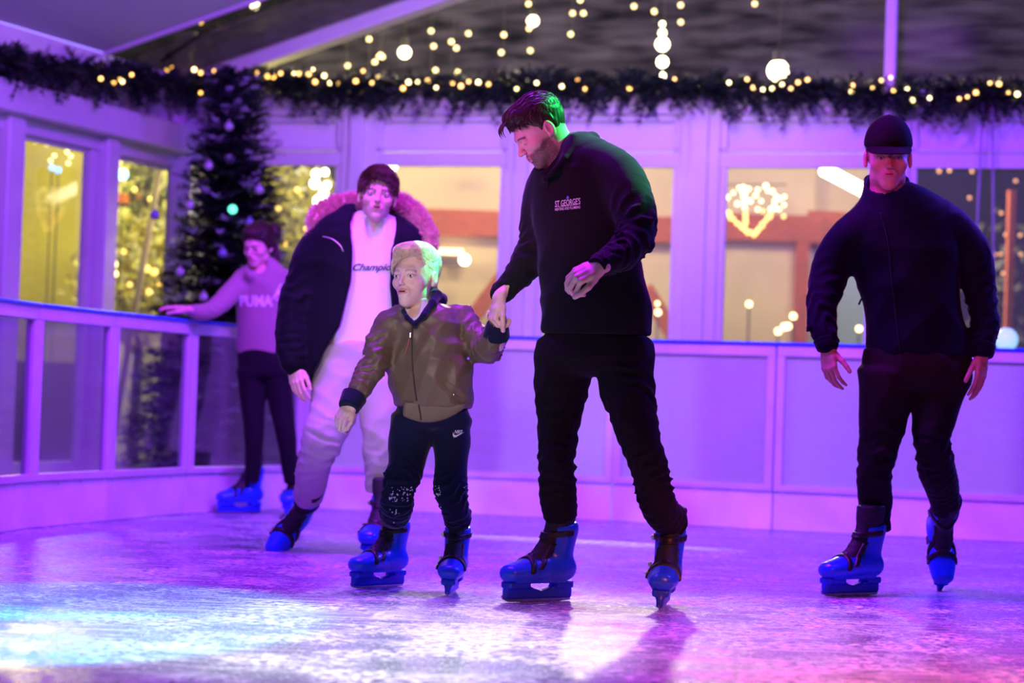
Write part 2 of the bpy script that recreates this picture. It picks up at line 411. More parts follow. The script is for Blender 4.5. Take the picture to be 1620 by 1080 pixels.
# ------------------------------------------------------------------ rink barrier: each panel a thing
bx = [-260, 0, 290, 370, 530, 820, 1040, 1220, 1600, 1900]; by = [884, 840, 813, 807.5, 802, 819, 827, 839, 858, 873]
def base(px):
    if px < -115:   # straight on towards the viewer, 0.75 m per panel
        a_, b_ = G(290, 813), G(-115, float(np.interp(-115, bx, by))); return b_ + (b_ - a_).normalized() * {-116: .75, -117: 1.5, -118: 2.25, -119: 3.0}[px]
    return G(px, float(np.interp(px, bx, by)))
edges = [-119, -118, -117, -116, -115, 42, 165, 290, 470, 712, 967, 1221, 1478, 1735]
HR = 1.146; HK = 0.24
LAB = ['clear rink barrier panel at the far left edge of the photo', 'clear rink barrier panel nearest the left edge, wholly in view', 'clear barrier panel in front of the lit yellow bush', 'dark clear barrier panel behind the girl in the beige hoodie',
       'rink barrier panel behind the teenager in the fur hood parka', 'frosted barrier panel between the boy and the tall man', 'frosted barrier panel behind the legs of the tall bearded man', 'frosted barrier panel in the gap between the tall man and the capped man',
       'frosted barrier panel behind the man in the black cap', 'frosted barrier panel at the far right edge of the photo']
LAB = ['clear rink barrier panel beyond the left edge, ' + k for k in ('fourth from the frame', 'third from the frame', 'second from the frame', 'first from the frame')] + LAB
for i in range(len(edges) - 1):
    a, b = base(edges[i]), base(edges[i + 1]); u = (b - a).normalized(); n = Vector((u.y, -u.x, 0))
    if n.y > 0: n = -n
    L = (b - a).length; mid = (a + b) / 2; z = Vector((0, 0, 1)); left = i < 8
    r = empty('barrier_panel', mid, LAB[i], 'barrier panel', 'rink barrier panels')
    k = MB(); k.box(mid + z * (HK / 2) - n * .02, u * (L / 2 - .004), n * .03, z * (HK / 2), .006)
    for q in range(int(L / .25) + 1):
        c = a + u * (.06 + q * .25)
        if (c - a).length < L - .03: k.box(c + z * (HK - .012) + n * .013, u * .006, n * .003, z * .012)
    k.build('kickboard', M_kick, r)
    f = MB(); pw = .028 if left else .026
    for c in (a + u * (pw + .003), b - u * (pw + .003)): f.box(c + z * ((HR + HK) / 2), u * pw, n * .025, z * ((HR - HK) / 2), .005)
    f.box(mid + z * (HK + .02), u * (L / 2 - .005), n * .028, z * .02, .004)
    f.box(mid + z * (HR - .045), u * (L / 2 - .003), n * .028, z * .035, .004)
    f.build('panel_frame', M_alu, r)
    h = MB(); h.box(mid + z * (HR - .003), u * (L / 2), n * .042, z * .009, .004); h.build('handrail', M_bluerail, r)
    p = MB(); p.box(mid + z * ((HR + HK) / 2 - .02), u * (L / 2 - 2 * pw), n * .004, z * ((HR - HK) / 2 - .05)); p.build('pane', M_scuff if left else M_milky, r)
# ------------------------------------------------------------------ tent walls
B0 = Vector((-1.835, 16.9, 0)); B1 = Vector((3.476, 15.4, 0)); ub = (B1 - B0).normalized(); nb_ = Vector((ub.y, -ub.x, 0))
L0 = Vector((-3.43, 15.2, 0)); L1 = Vector((-2.65, 17.2, 0)); ul = (L1 - L0).normalized(); nl = Vector((ul.y, -ul.x, 0))
if nb_.y > 0: nb_ = -nb_
if nl.x < 0: nl = -nl
def onwall(px, py, p0, n):
    d = ray(px, py); t = (p0 - CAM).dot(n) / d.dot(n); return CAM + d * t
def WB(px, py): return onwall(px, py, B0, nb_)
def WL(px, py): return onwall(px, py, L0, nl)
def uz(pt, p0, u): return (pt - p0).dot(u), pt.z
def wbox(mb, wall, u0, u1, z0, z1, off, th, bev=0.0):
    p0, u, n = ((B0, ub, nb_) if wall == 'B' else (L0, ul, nl))
    mb.box(p0 + u * ((u0 + u1) / 2) + n * (off + th / 2) + Vector((0, 0, (z0 + z1) / 2)), u * abs(u1 - u0) / 2, n * (th / 2), Vector((0, 0, abs(z1 - z0) / 2)), bev); return mb
U = lambda px: uz(WB(px, 300), B0, ub)[0]
Zb = lambda py: WB(700, py).z
UL = lambda px: uz(WL(px, 350), L0, ul)[0]
ZL = lambda px, py: WL(px, py).z
corner_u = 0.0
# intersection of the two walls
den = ub.x * ul.y - ub.y * ul.x; dv = L0 - B0; corner_u = (dv.x * ul.y - dv.y * ul.x) / den
UR = 9.0
def structure(mb, name, m):
    o = mb.build(name, m); o['kind'] = 'structure'; return o
zh = Zb(264); zt0 = Zb(241); zt1 = Zb(196); zf = Zb(184); ztop = Zb(150)
wb = MB(); wbox(wb, 'B', corner_u, UR, zf, ztop, 0, .12); wbox(wb, 'B', corner_u, UR, Zb(160), Zb(172), .12, .03)
wbox(wb, 'B', corner_u, UR, zt0 - .01, zh, .01, .07); wbox(wb, 'B', corner_u, UR, 0, .12, 0, .08)
structure(wb, 'wall_back', M_frame)
posts = [(545, 598), (805, 858), (1078, 1141), (1386, 1440), (1690, 1745)]
for i, (a, b) in enumerate(posts):
    p = MB(); wbox(p, 'B', U(a), U(b), 0, zf + .01, .0, .10, .006); wbox(p, 'B', U(a) + .08, U(b) - .08, 0, zf + .05, .1, .05, .005)
    structure(p, f'trim_{i + 1}', M_frame)
segs = [(corner_u + .05, U(545)), (U(598), U(805)), (U(858), U(1078)), (U(1141), U(1386)), (U(1440), U(1690)), (U(1745), UR)]
for i, (a, b) in enumerate(segs):
    w_ = MB()
    for x0, x1, z0, z1 in ((a, b, zf - .05, zf), (a, b, zt0 - .0, zt0 + .03), (a, a + .05, .1, zf), (b - .05, b, .1, zf), (a, b, .12, .2)): wbox(w_, 'B', x0, x1, z0, z1, .02, .05, .004)
    o = structure(w_, f'window_{i + 1}', M_frame)
    q = MB(); wbox(q, 'B', a + .03, b - .03, zt0 + .02, zf - .04, .0, .02); q.build('transom_panel', M_panel, o)
    g = MB(); wbox(g, 'B', a + .04, b - .04, .2, zh + .01, .02, .01); g.build('pane', M_clear, o)
# left wall
zl1, zl0 = ZL(130, 167), ZL(130, 213); zwh = ZL(70, 222)
wl = MB(); wbox(wl, 'L', -9, 2.4, zl0, zl1, .02, .22, .01); wbox(wl, 'L', -9, 2.4, zwh, zl0 + .02, .0, .10)
structure(wl, 'wall_left', M_frame)
lseg = [(UL(16), UL(128)), (UL(165), UL(262)), (UL(-150), UL(-35))]
trim_n = 14
for k in range(4): lseg.append((lseg[2][0] - 1.35 * (k + 1), lseg[2][1] - 1.35 * (k + 1)))
for i, (a, b) in enumerate(lseg):
    w_ = MB()
    for x0, x1 in ((a - .06, a + .01), (b - .01, b + .06)): wbox(w_, 'L', x0, x1, .1, zwh, .0, .08, .004)
    wbox(w_, 'L', a, b, .1, .2, 0, .08); wbox(w_, 'L', a, b, zwh - .03, zwh + .01, 0, .05)
    o = structure(w_, f'window_{7 + i}', M_frame)
    g = MB(); wbox(g, 'L', a, b, .18, zwh, .02, .01); g.build('pane', M_clear, o)
for i, (a, b) in enumerate([(UL(-22), UL(5)), (UL(137), UL(157)), (UL(272), UL(300))] + [(lseg[2 + k][0] - .26, lseg[2 + k][0] - .06) for k in range(4)]):
    p = MB(); wbox(p, 'L', a, b, 0, zl0 + .02, .0, .16, .01); structure(p, f'trim_{6 + i if i < 3 else 11 + i}', M_frame)
# corner upright
p = MB(); cp = B0 + ub * corner_u; p.box(cp + Vector((.08, -.1, 1.75)), (.08, 0, 0), (0, .08, 0), (0, 0, 1.75), .01); structure(p, 'trim_9', M_frame)
# eaves beam on the left wall, wall panel between beams, LED strip
ze0, ze1 = ZL(130, 118), ZL(130, 85)
p = MB(); wbox(p, 'L', -9, 2.4, ze0, ze1, .0, .18, .01); structure(p, 'trim_10', M_frame)
p = MB(); wbox(p, 'L', -9, 2.35, zl1 - .02, ze0 + .02, -.04, .05); structure(p, 'wall_left_upper', M_panel)
led = MB(); wbox(led, 'L', -6, UL(128), ze1 + .0, ze1 + .05, .12, .05); tag(led.build('led_strip', M_led), 'violet glowing light strip along the left eaves beam under the white roof fabric', 'light strip')
# ------------------------------------------------------------------ roof: slope, rafter, clear strip, gable
g0, g1 = WB(390, 112), WB(715, 0); sl = (g1 - g0); slope = sl.normalized()
RL = 6.0
def slab(mb, a, b, c, d, th):
    a, b, c, d = map(Vector, (a, b, c, d)); n = (b - a).cross(d - a).normalized() * th
    mb.add([a, b, c, d, a + n, b + n, c + n, d + n], [(0, 3, 2, 1), (4, 5, 6, 7), (0, 1, 5, 4), (1, 2, 6, 5), (2, 3, 7, 6), (3, 0, 4, 7)])
eave = lambda uu: L0 + ul * uu + Vector((0, 0, ze1)) + nl * .05
uE1 = UL(122); uEnd = uz(cp, L0, ul)[0]
rf = MB(); a = eave(-9); b = eave(uE1); slab(rf, a, b, b + slope * RL, a + slope * RL, .03); structure(rf, 'ceiling', M_fab)
rc = MB(); a = eave(uE1); b = eave(uEnd); slab(rc, a, b, b + slope * RL, a + slope * RL, .012); structure(rc, 'ceiling_clear_bay', M_pvc)
up = Vector((0, 0, 1)); perp = (up - slope * up.dot(slope)).normalized()
raf = MB(); h = .17; s0 = g0 - slope * 1.2; s1 = g0 + slope * 7
for off, hh, th in ((.0, .155, .06),): raf.box((s0 + s1) / 2 + perp * hh + nb_ * .08, (s1 - s0) / 2, perp * hh, nb_ * th, .01)
raf.box((s0 + s1) / 2 + perp * .33 + nb_ * .08, (s1 - s0) / 2, perp * .02, nb_ * .10, .005)
raf.box((s0 + s1) / 2 - perp * .015 + nb_ * .08, (s1 - s0) / 2, perp * .02, nb_ * .09, .005)
structure(raf, 'trim_11', M_fab)
fr = MB(); a = eave(uE1); fr.tube([a + Vector((0, 0, -.02)), a + slope * RL + Vector((0, 0, -.02))], .035, 8); structure(fr, 'trim_12', M_frame)
gb = MB(); q0 = B0 + ub * (corner_u + .1) + up * ztop; q1 = B0 + ub * UR + up * ztop
gb.add([q0 - nb_ * .02, q1 - nb_ * .02, q1 - nb_ * .02 + up * 3.2, s1 - nb_ * .02, q0 + up * .3 - nb_ * .02], [(0, 1, 2, 3, 4)])
structure(gb, 'wall_back_gable', M_pvc)
po = MB(); u0, u1 = U(1399), U(1417); pp = WB(1409, 80)
wbox(po, 'B', u0, u1, 1.9, 5.2, .16, .08, .01); structure(po, 'trim_13', M_frame)
cb = MB(); c0 = WB(306, 117) + nb_ * .6; c1 = WB(382, 56) + nb_ * .5; c2 = WB(500, -6) + nb_ * .3
cb.tube([c0, c1], .014, 6); cb.tube([c1, c2, WB(620, -60) + nb_ * .2], .008, 6)
for t in (.15, .85): cb.ball(c0.lerp(c1, t), .028, 8, 6)
tag(cb.build('bracing_cable', mat('dark_steel', (.08, .05, .06), .4, .6), smooth=True), 'dark steel bracing cable with a turnbuckle rising from the tent corner', 'cable')
# wall hugging curtain tie cords at the far right
for px, lab in ((1552, 'left of the two pale cords hanging at the right window'), (1567, 'right of the two pale cords hanging at the right window')):
    c = MB(); t_ = WB(px + 6, 168) + nb_ * .2; b_ = WB(px - (8 if px == 1552 else -8), 470) + nb_ * .2; c.tube([t_, t_.lerp(b_, .5), b_], .008, 6)
    tag(c.build('cord', mat('pale_cord', (.35, .32, .4), .7), smooth=True), lab, 'cord', 'cords hanging at the right window')
# ------------------------------------------------------------------ fir foliage
def spray(V, F, p, d, L, rnd, nn=9, wid=.007, droop=.15):
    """one fir twig: a stem with needles to both sides"""
    d = d.normalized(); side = d.cross(Vector((0, 0, 1)))
    side = side.normalized() if side.length > .1 else Vector((1, 0, 0)); upv = side.cross(d)
    def blade(a, b, w_, n_):
        i = len(V); s = (b - a).cross(n_).normalized() * w_
        V.extend([a - s, a + s, b + s * .25, b - s * .25]); F.append((i, i + 1, i + 2, i + 3))
    for k in range(nn):
        t = k / nn; c = p + d * (L * t) - Vector((0, 0, 1)) * (droop * L * t * t)
        for sg in (-1, 1):
            nd = (d * .6 + side * sg * rnd.uniform(.5, 1.0) + upv * rnd.uniform(-.45, .6)).normalized()
            blade(c, c + nd * L * rnd.uniform(.28, .45) * (1.1 - .6 * t), wid, upv + Vector((rnd.uniform(-.5, .5), rnd.uniform(-.5, .5), rnd.uniform(-.5, .5))))
    blade(p, p + d * L - Vector((0, 0, droop * L)), wid * .9, upv)
M_fir = mat('fir_needles', (.012, .030, .018), .55, noise=.5, nscale=9)
M_frost = mat('frosted_fir_tips', (.42, .46, .50), .6)
M_bark = mat('bark', (.05, .03, .02), .8, bump=.4, bscale=30)
def garland(name, label, pts, nt, bulbs, rnd, group):
    r = empty(name, pts[0], label, 'garland', group)
    V, F = [], []; P_ = [Vector(p) for p in pts]
    L = [0]
    for i in range(len(P_) - 1): L.append(L[-1] + (P_[i + 1] - P_[i]).length)
    def at(s):
        for i in range(len(P_) - 1):
            if s <= L[i + 1]: return P_[i].lerp(P_[i + 1], (s - L[i]) / (L[i + 1] - L[i])), (P_[i + 1] - P_[i]).normalized()
        return P_[-1], (P_[-1] - P_[-2]).normalized()
    for k in range(nt):
        p, t = at(rnd.uniform(0, L[-1])); sgn = rnd.choice((-1, 1))
        rad = Vector((rnd.gauss(0, 1), rnd.gauss(0, 1), rnd.gauss(0, 1))); rad = (rad - t * rad.dot(t)).normalized()
        d = (rad * rnd.uniform(.5, 1.1) + t * sgn * rnd.uniform(.3, 1.0)).normalized()
        spray(V, F, p + rad * rnd.uniform(0, .035) , d, rnd.uniform(.10, .24), rnd, 7, .011, .3)
    mesh('garland_foliage', V, F, M_fir, r, smooth=False)
    w_ = MB(); w_.tube([Vector(p) for p in pts], .02, 6); w_.build('garland_stem', M_wire, r)
    for (q, rr, m) in bulbs:
        b = MB(); b.ball(q, rr, 8, 6); b.build('bulb', m, r, smooth=True)
rnd = random.Random(3)
GX = [(396, 146), (440, 138), (470, 141), (560, 146), (650, 148), (740, 147), (800, 146), (900, 144), (960, 147), (1040, 146), (1120, 149), (1200, 150), (1300, 154), (1405, 160), (1500, 157), (1600, 157), (1690, 160)]
gp = [WB(x, y) + nb_ * .24 for x, y in GX]
bl = [(400,127),(432,126),(447,130),(457,131),(471,127),(489,127),(498,127),(511,127),(519,120),(537,130),(524,140),(547,142),(560,143),(585,138),(598,123),(611,141),(660,150),(670,141),(683,140),(700,139),(712,149),(737,142),(751,147),(763,140),(776,140),(791,143),(868,142),(908,148),(930,136),(941,150),(1082,136),(1167,142),(1195,137),(1204,149),(1219,153),(1233,151),(1248,144),(1262,151),(1273,141),(1288,137),(1358,146),(1356,155),(1388,149),(1403,139),(1417,134),(1421,153),(1442,150),(1450,168),(1477,165),(1523,166),(1536,164),(1549,157),(1571,143),(1585,144),(1599,157),(1613,159),(835,150),(1012,150)]
B_ = [(WB(x, y) + nb_ * rnd.uniform(.30, .36), rnd.uniform(.011, .018), M_warm if rnd.random() < .72 else M_warm2) for x, y in bl]
garland('garland', 'fir garland with warm lights along the top of the back windows', gp, 1150, B_, rnd, 'fir garlands')
gl_ = [WL(x, y) + nl * .24 for x, y in [(-420, 10), (-280, 42), (-140, 75), (-60, 92), (0, 107), (60, 114), (130, 122), (200, 132), (255, 140), (300, 146)]] + [WB(345, 138) + nb_ * .3, WB(392, 143) + nb_ * .26]
bl = [(90,126),(111,132),(121,127),(125,131),(140,120),(252,148),(269,135),(297,122),(303,118),(339,122),(349,127),(370,124),(382,140),(396,133)]
B_ = [((WL(x, y) + nl * .36) if x < 290 else (WB(x, y) + nb_ * .38), rnd.uniform(.012, .018), M_warm if rnd.random() < .6 else M_warm2) for x, y in bl]
garland('garland', 'fir garland with few lights along the left wall beam', gl_, 760, B_, rnd, 'fir garlands')
# ------------------------------------------------------------------ christmas tree behind the barrier corner
def fir_tree(base_, H, R, nb, rnd, label):
    r = empty('christmas_tree', base_, label, 'christmas tree'); b0 = Vector(base_)
    t = MB(); t.tube([b0, b0 + Vector((0, 0, H * .5)), b0 + Vector((.02, 0, H * .97))], [.05, .035, .01], 8); t.build('trunk', M_bark, r)
    V, F, V2, F2 = [], [], [], []
    for k in range(nb):
        h = (k + rnd.random()) / nb; z = .12 + (H - .14) * h ** 1.0
        rad = R * (1 - h) ** .78 * rnd.uniform(.72, 1.12) + .07; a = k * 2.399 + rnd.uniform(-.4, .4)
        d = Vector((math.cos(a), math.sin(a), .18 + .35 * h)).normalized(); st = b0 + Vector((0, 0, z))
        m = max(2, int(rad / .10))
        for j in range(m):
            t_ = (j + .6) / m; p = st + d * rad * t_ * .82 - Vector((0, 0, .22 * rad * t_ * t_))
            for sg in (-1, 1, 0):
                dd = (d + Vector((-d.y, d.x, 0)) * sg * rnd.uniform(.4, .9) + Vector((0, 0, rnd.uniform(-.25, .3)))).normalized()
                tgt = (V2, F2) if (j == m - 1 and rnd.random() < .20) else (V, F)
                spray(tgt[0], tgt[1], p, dd, rnd.uniform(.12, .20), rnd, 6, .010, .25)
    mesh('fir_foliage', V, F, M_fir, r, smooth=False); mesh('frosted_tips', V2, F2, M_frost, r, smooth=False)['label'] = 'frosted pale branch tips'
    return r
tb = P(352, 640, 15.75); tb.z = -.03
tree = fir_tree(tb, 3.02, .84, 380, rnd, 'tall dark fir christmas tree with frosted tips in the tent corner')
for px, py, c in ((245, 340, 0), (300, 325, 1), (330, 262, 1), (410, 300, 1), (352, 400, 0), (285, 430, 1), (395, 352, 0), (322, 470, 1), (415, 450, 0), (362, 200, 1)):
    b = MB(); q = P(px, py, 15.75 - (.30 + .25 * (py - 130) / 400)); b.ball(q, .032, 12, 9); b.tube([q + Vector((0, 0, .03)), q + Vector((0, 0, .045))], .008, 6)
    b.build('bauble', mat('matt_silver_bauble' if c else 'violet_bauble', (.5, .5, .55) if c else (.25, .2, .5), .3, .3), tree, smooth=True)
b = MB(); b.ball(P(368, 331, 15.2), .03, 12, 9); b.build('bulb', mat('green_bulb', (.2, 1, .6), .4, emis=(.1, 1.0, .45), estr=2.2), tree, smooth=True)['label'] = 'green glowing bulb'
# ------------------------------------------------------------------ outside, seen through the panes
def leafy(name, c, rx, ry, rz, n, m, parent, rnd, ls=.05):
    V, F = [], []
    for k in range(n):
        d = Vector((rnd.gauss(0, 1), rnd.gauss(0, 1), rnd.gauss(0, 1))).normalized() * rnd.uniform(.35, 1.0)
        p = Vector(c) + Vector((d.x * rx, d.y * ry, d.z * rz)); a = Vector((rnd.gauss(0, 1), rnd.gauss(0, 1), rnd.gauss(0, 1))).normalized()
        b_ = a.orthogonal().normalized() * ls * .45; a = a * ls; i = len(V)
        V.extend([p - a, p + b_, p + a, p - b_]); F.append((i, i + 1, i + 2, i + 3))
    return mesh(name, V, F, m, parent, smooth=False)
M_leaf = mat('yellow_green_leaves', (.45, .42, .04), .5, noise=.3, nscale=5)
M_leafd = mat('dark_leaves', (.10, .12, .02), .5)
M_cream = mat('cream_render_wall', (.72, .58, .36), .8, noise=.10, nscale=1.5)
M_brown = mat('orange_brown_timber', (.48, .10, .012), .6, noise=.3, nscale=8, stretch=(1, 1, 8))
M_teal = mat('pale_teal_wall', (.35, .50, .48), .7)
M_olive = mat('olive_rendered_wall', (.36, .33, .045), .8, noise=.25, nscale=1.2)
def bush(px, py, Y, rx, rz, n, label, m, bulbs, rnd, ls=.06):
    c = P(px, py, Y); r = empty('bush', (c.x, c.y, -.03), label, 'bush')
    leafy('foliage', c, rx, rx * .6, rz, n, m, r, rnd, ls)
    t = MB(); t.tube([(c.x, c.y, -.03), (c.x + .03, c.y, c.z)], [.05, .02], 8); t.build('trunk', M_bark, r)
    for (x, y, rr, mm) in bulbs:
        b = MB(); b.ball(P(x, y, Y - rx * .65), rr, 8, 6); b.build('fairy_light', mm, r, smooth=True)
    return r
bush(218, 445, 19.0, .62, .62, 900, 'yellow lit leafy bush with fairy lights outside the second left window', M_leaf,
     [(167, 417, .03, M_warm2), (180, 418, .03, M_warm2), (170, 432, .024, M_warm2), (182, 433, .024, M_warm2), (196, 398, .02, M_warm), (232, 425, .03, M_warm), (244, 430, .03, M_warm), (252, 448, .02, M_warm), (205, 450, .02, M_warm), (236, 462, .025, M_warm)], rnd)
bush(228, 290, 20.0, .28, .55, 300, 'dark leafy branch hanging outside the second left window', M_leafd, [(238, 315, .02, M_warm), (213, 300, .02, M_warm)], rnd)
bush(465, 345, 19.5, .42, .62, 900, 'yellow lit bush outside the back window, behind the christmas tree', M_leaf, [(440, 330, .02, M_warm), (470, 300, .02, M_warm), (485, 362, .02, M_warm), (452, 385, .02, M_warm)], rnd)
# garden lamps seen beside the teenager
r = empty('lamp_cluster', P(508, 640, 19.0), 'cluster of bright white lamps outside the back window beside the teenager', 'lamps')
for x, y, s in ((500, 275, .035), (514, 272, .03), (498, 290, .04), (512, 305, .035), (517, 293, .03), (505, 318, .05), (518, 318, .04)):
    b = MB(); b.ball(P(x, y, 19.0), s, 8, 6); b.build('bulb', M_lamp, r, smooth=True)
c = MB(); c.tube([P(509, 268, 19.06), P(508, 420, 19.06), Vector((P(508, 640, 19.06).x, 19.06, -.03))], .02, 6); c.build('lamp_pole', M_wire, r)
# building with cream wall and timber beams
r = empty('building', (1.0, 21.5, -.03), 'cream walled building with orange brown timber beams outside the back windows', 'building')
def px_box(px0, py0, px1, py1, Y, th):
    a, b = P(px0, (py0 + py1) / 2, Y), P(px1, (py0 + py1) / 2, Y); t_, l_ = P((px0 + px1) / 2, py0, Y), P((px0 + px1) / 2, py1, Y)
    if py1 >= 640: l_.z = -.03
    c = (a + b) / 2; c.z = (t_.z + l_.z) / 2
    return (c + Vector((0, th / 2, 0)), Vector(((b.x - a.x) / 2, 0, 0)), Vector((0, th / 2, 0)), Vector((0, 0, (t_.z - l_.z) / 2)))
w_ = MB(); w_.box(*px_box(525, 205, 1285, 700, 21.5, .3)); w_.build('wall', M_cream, r)
for bxs in ((640, 336, 1080, 377), (1080, 338, 1300, 380)):
    w_ = MB(); w_.box(*px_box(*bxs, 21.35, .15)); w_.build('beam', M_brown, r)
w_ = MB(); w_.box(*px_box(1257, 376, 1277, 640, 21.36, .14)); w_.build('timber_post', M_brown, r)
w_ = MB(); w_.box(*px_box(1280, 385, 1400, 700, 21.6, .2)); w_.build('side_wall', M_teal, r)
w_ = MB(); w_.box(*px_box(1278, 335, 1400, 392, 21.45, .14)); w_.build('beam', M_brown, r)
for (x0, y0, x1, y1) in ((735, 520, 812, 415), (1020, 455, 1075, 545)):
    a, b = P(x0, y0, 21.0), P(x1, y1, 21.0); d = (b - a).normalized(); w_ = MB(); w_.box((a + b) / 2, (b - a) / 2, (0, .05, 0), d.cross(Vector((0, 1, 0))) * .075, .01); w_.build('brace', M_brown, r)
w_ = MB(); w_.box(*px_box(1280, 240, 1420, 340, 21.62, .2)); w_.build('gable_wall', M_cream, r)
a, b = P(1303, 268, 20.6), P(1392, 315, 20.2); w_ = MB(); w_.tube([a, b], .055, 10); w_.build('strip_light', M_lamp, r, smooth=True)
w_ = MB(); w_.box(*px_box(694, 394, 732, 401, 21.3, .05)); w_.build('strip_light', M_warm2, r)
w_ = MB(); w_.box(*px_box(668, 404, 736, 420, 21.32, .05)); w_.build('lamp_housing', mat('grey_housing', (.12, .08, .07), .6), r)
for x, y, s in ((735, 411, .048), (620, 262, .05), (604, 264, .03)):
    w_ = MB(); w_.ball(P(x, y, 21.1), s, 10, 8); w_.build('bulb', M_lamp, r, smooth=True)
# low lights
r = empty('garden_light', P(1240, 700, 19.5), 'row of small globe lights low outside the window left of the capped man', 'lights')
for x, y, s in ((1231, 524, .028), (1241, 517, .030), (1247, 516, .028), (1255, 500, .028), (1185, 481, .026), (1359, 520, .026), (1041, 494, .026), (1040, 480, .018)):
    w_ = MB(); w_.ball(P(x, y, 19.5), s, 10, 8); w_.build('bulb', M_warm2, r, smooth=True)
w_ = MB()
for x_ in (1231, 1255, 1185, 1359, 1041): q_ = P(x_, {1231: 524, 1255: 500, 1185: 481, 1359: 520, 1041: 480}[x_], 19.52); w_.tube([q_, (q_.x, q_.y, -.03)], .008, 5)
w_.tube([P(1225, 528, 19.55), P(1240, 520, 19.55), P(1258, 500, 19.55)], .006, 5); w_.build('wire', M_wire, r)
# heart of string lights
r = empty('string_lights', P(1190, 300, 19.3), 'looped string of warm lights shaped like a heart outside the window', 'string lights')
hp = []
for k in range(17): t_ = k / 16; hp.append((1152 + 38 * t_ ** 1.4 + 0 * t_, 300 + 72 * t_ ** .8 if False else 335 + 36 * t_))
hp += [(1192 + 34 * (k / 14) ** .8, 371 - 46 * (k / 14)) for k in range(15)]
hp += [(1176 + 3 * (k / 12), 296 + 62 * (k / 12)) for k in range(13)]
hp += [(x, y) for x, y in ((1145, 300), (1150, 312), (1160, 305), (1170, 298), (1186, 300), (1200, 298), (1196, 310), (1206, 318), (1214, 300), (1212, 295), (1222, 302), (1224, 318), (1232, 315), (1240, 312), (1240, 325), (1232, 330), (1228, 310), (1198, 330), (1186, 318), (1165, 322), (1148, 330), (1206, 335), (1218, 330), (1239, 344), (1146, 318))]
for x, y in hp:
    b = MB(); b.ball(P(x + rnd.uniform(-2, 2), y + rnd.uniform(-2, 2), 19.3), rnd.uniform(.014, .022), 7, 5); b.build('bulb', M_warm if y > 332 else M_warm2, r, smooth=True)
for a, b in (((1140, 292), (1245, 292)), ((1152, 335), (1190, 372)), ((1190, 372), (1228, 322)), ((1176, 294), (1180, 360))):
    w_ = MB(); w_.tube([P(*a, 19.34), P(*b, 19.34)], .005, 5); w_.build('wire', M_wire, r)
# icicle strings above the garland, outside the gable sheet
ic = {540: [(550, 104)], 585: [(584, 62), (593, 98), (602, 87), (605, 90), (598, 122)], 620: [(600, 89)], 685: [(682, 49), (686, 73), (689, 111)], 722: [(714, 66), (722, 76), (724, 114), (741, 53)],
      797: [(797, 55), (793, 83)], 838: [(836, 6), (837, 45), (839, 80)], 905: [(906, 21), (923, 21), (903, 54), (918, 0)], 1003: [(1003, 10)], 1040: [(1035, 18), (1077, 35), (1077, 8), (1194, 6)]}
zc = P(810, -42, 17.83).z + .05
sc_ = MB(); sc_.tube([(-6.2, 17.83, -.03), (-6.2, 17.83, zc + .1)], .04, 8); sc_.tube([(5.6, 17.83, -.03), (5.6, 17.83, zc + .1)], .04, 8); sc_.tube([(-6.2, 17.83, zc), (0, 17.83, zc - .01), (5.6, 17.83, zc)], .006, 6)
tag(sc_.build('support_cable', M_wire), 'dark support cable on two poles that carries the icicle lights outside the gable', 'cable')
for X, L_ in ic.items():
    r = empty('icicle_lights', P(X, -30, 17.8), {540: 'single low icicle light left of the others above the garland', 585: 'icicle light string of five bulbs left of the large bulb', 620: 'short icicle light just left of the large glowing bulb', 685: 'icicle light string right of the large glowing bulb', 722: 'icicle light string of four bulbs in the middle of the gable', 797: 'icicle light string of two bulbs left of the tallest string', 838: 'icicle light string hanging at the upper large bulb', 905: 'icicle light string above the tall man', 1003: 'single icicle light high above the garland, right of the tall man', 1040: 'loose icicle lights high above the garland near the bright reflection'}[X], 'icicle lights', 'icicle light strings')
    w_ = MB(); ys = [y for _, y in L_]; q_ = P(X, -30, 17.83); w_.tube([Vector((q_.x, 17.83, zc)), P(L_[0][0], max(ys), 17.83)], .004, 5); w_.build('wire', M_wire, r)
    for x, y in L_:
        b = MB(); b.ball(P(x, y, 17.8), .019, 8, 6); b.build('bulb', M_warm2, r, smooth=True)
for x, y, s, lab in ((640, 83, .05, 'large glowing bulb hanging above the garland, left of the tall man'), (843, 33, .045, 'large glowing bulb above the head of the tall man'), (432, 123, .05, 'large glowing bulb just above the garland, right of the christmas tree'), (403, 8, .035, 'glowing bulb seen through the clear roof bay'), (1231, 112, .085, 'very bright floodlight shining through the gable sheet')):
    r = empty('lamp', P(x, y, 17.9), lab, 'lamp')
    b = MB(); b.ball(P(x, y, 17.9), s, 14, 10); b.build('bulb', M_lamp, r, smooth=True)
    c = MB(); q_ = P(x, y, 17.9); c.tube([q_ + up * s * .8, q_ + up * (s + .07)], s * .5, 8); c.tube([q_ + up * (s + .06), Vector((q_.x, 17.83, zc))], .005, 5); c.build('lamp_socket', M_wire, r)
r = empty('lamp', P(1048, 70, 17.9), 'column of hazy lamps above the garland near the middle', 'lamp')
c = MB(); q_ = P(1048, 120, 17.95); c.tube([q_, Vector((q_.x, 17.9, zc))], .008, 5); c.build('wire', M_wire, r)
for y, s in ((38, .02), (52, .03), (70, .055), (98, .045), (120, .025)):
    b = MB(); b.ball(P(1048, y, 17.9), s, 12, 9); b.build('bulb', M_lamp, r, smooth=True)
r = empty('icicle_lights', P(290, 55, 17.6), 'small orange lights seen through the clear roof bay', 'icicle lights')
for x, y in ((282, 54), (286, 58), (289, 62), (289, 66), (318, 36), (325, 28), (335, 20), (345, 17)):
    b = MB(); b.ball(P(x, y, 17.6), .015, 8, 6); b.build('bulb', M_warm, r, smooth=True)
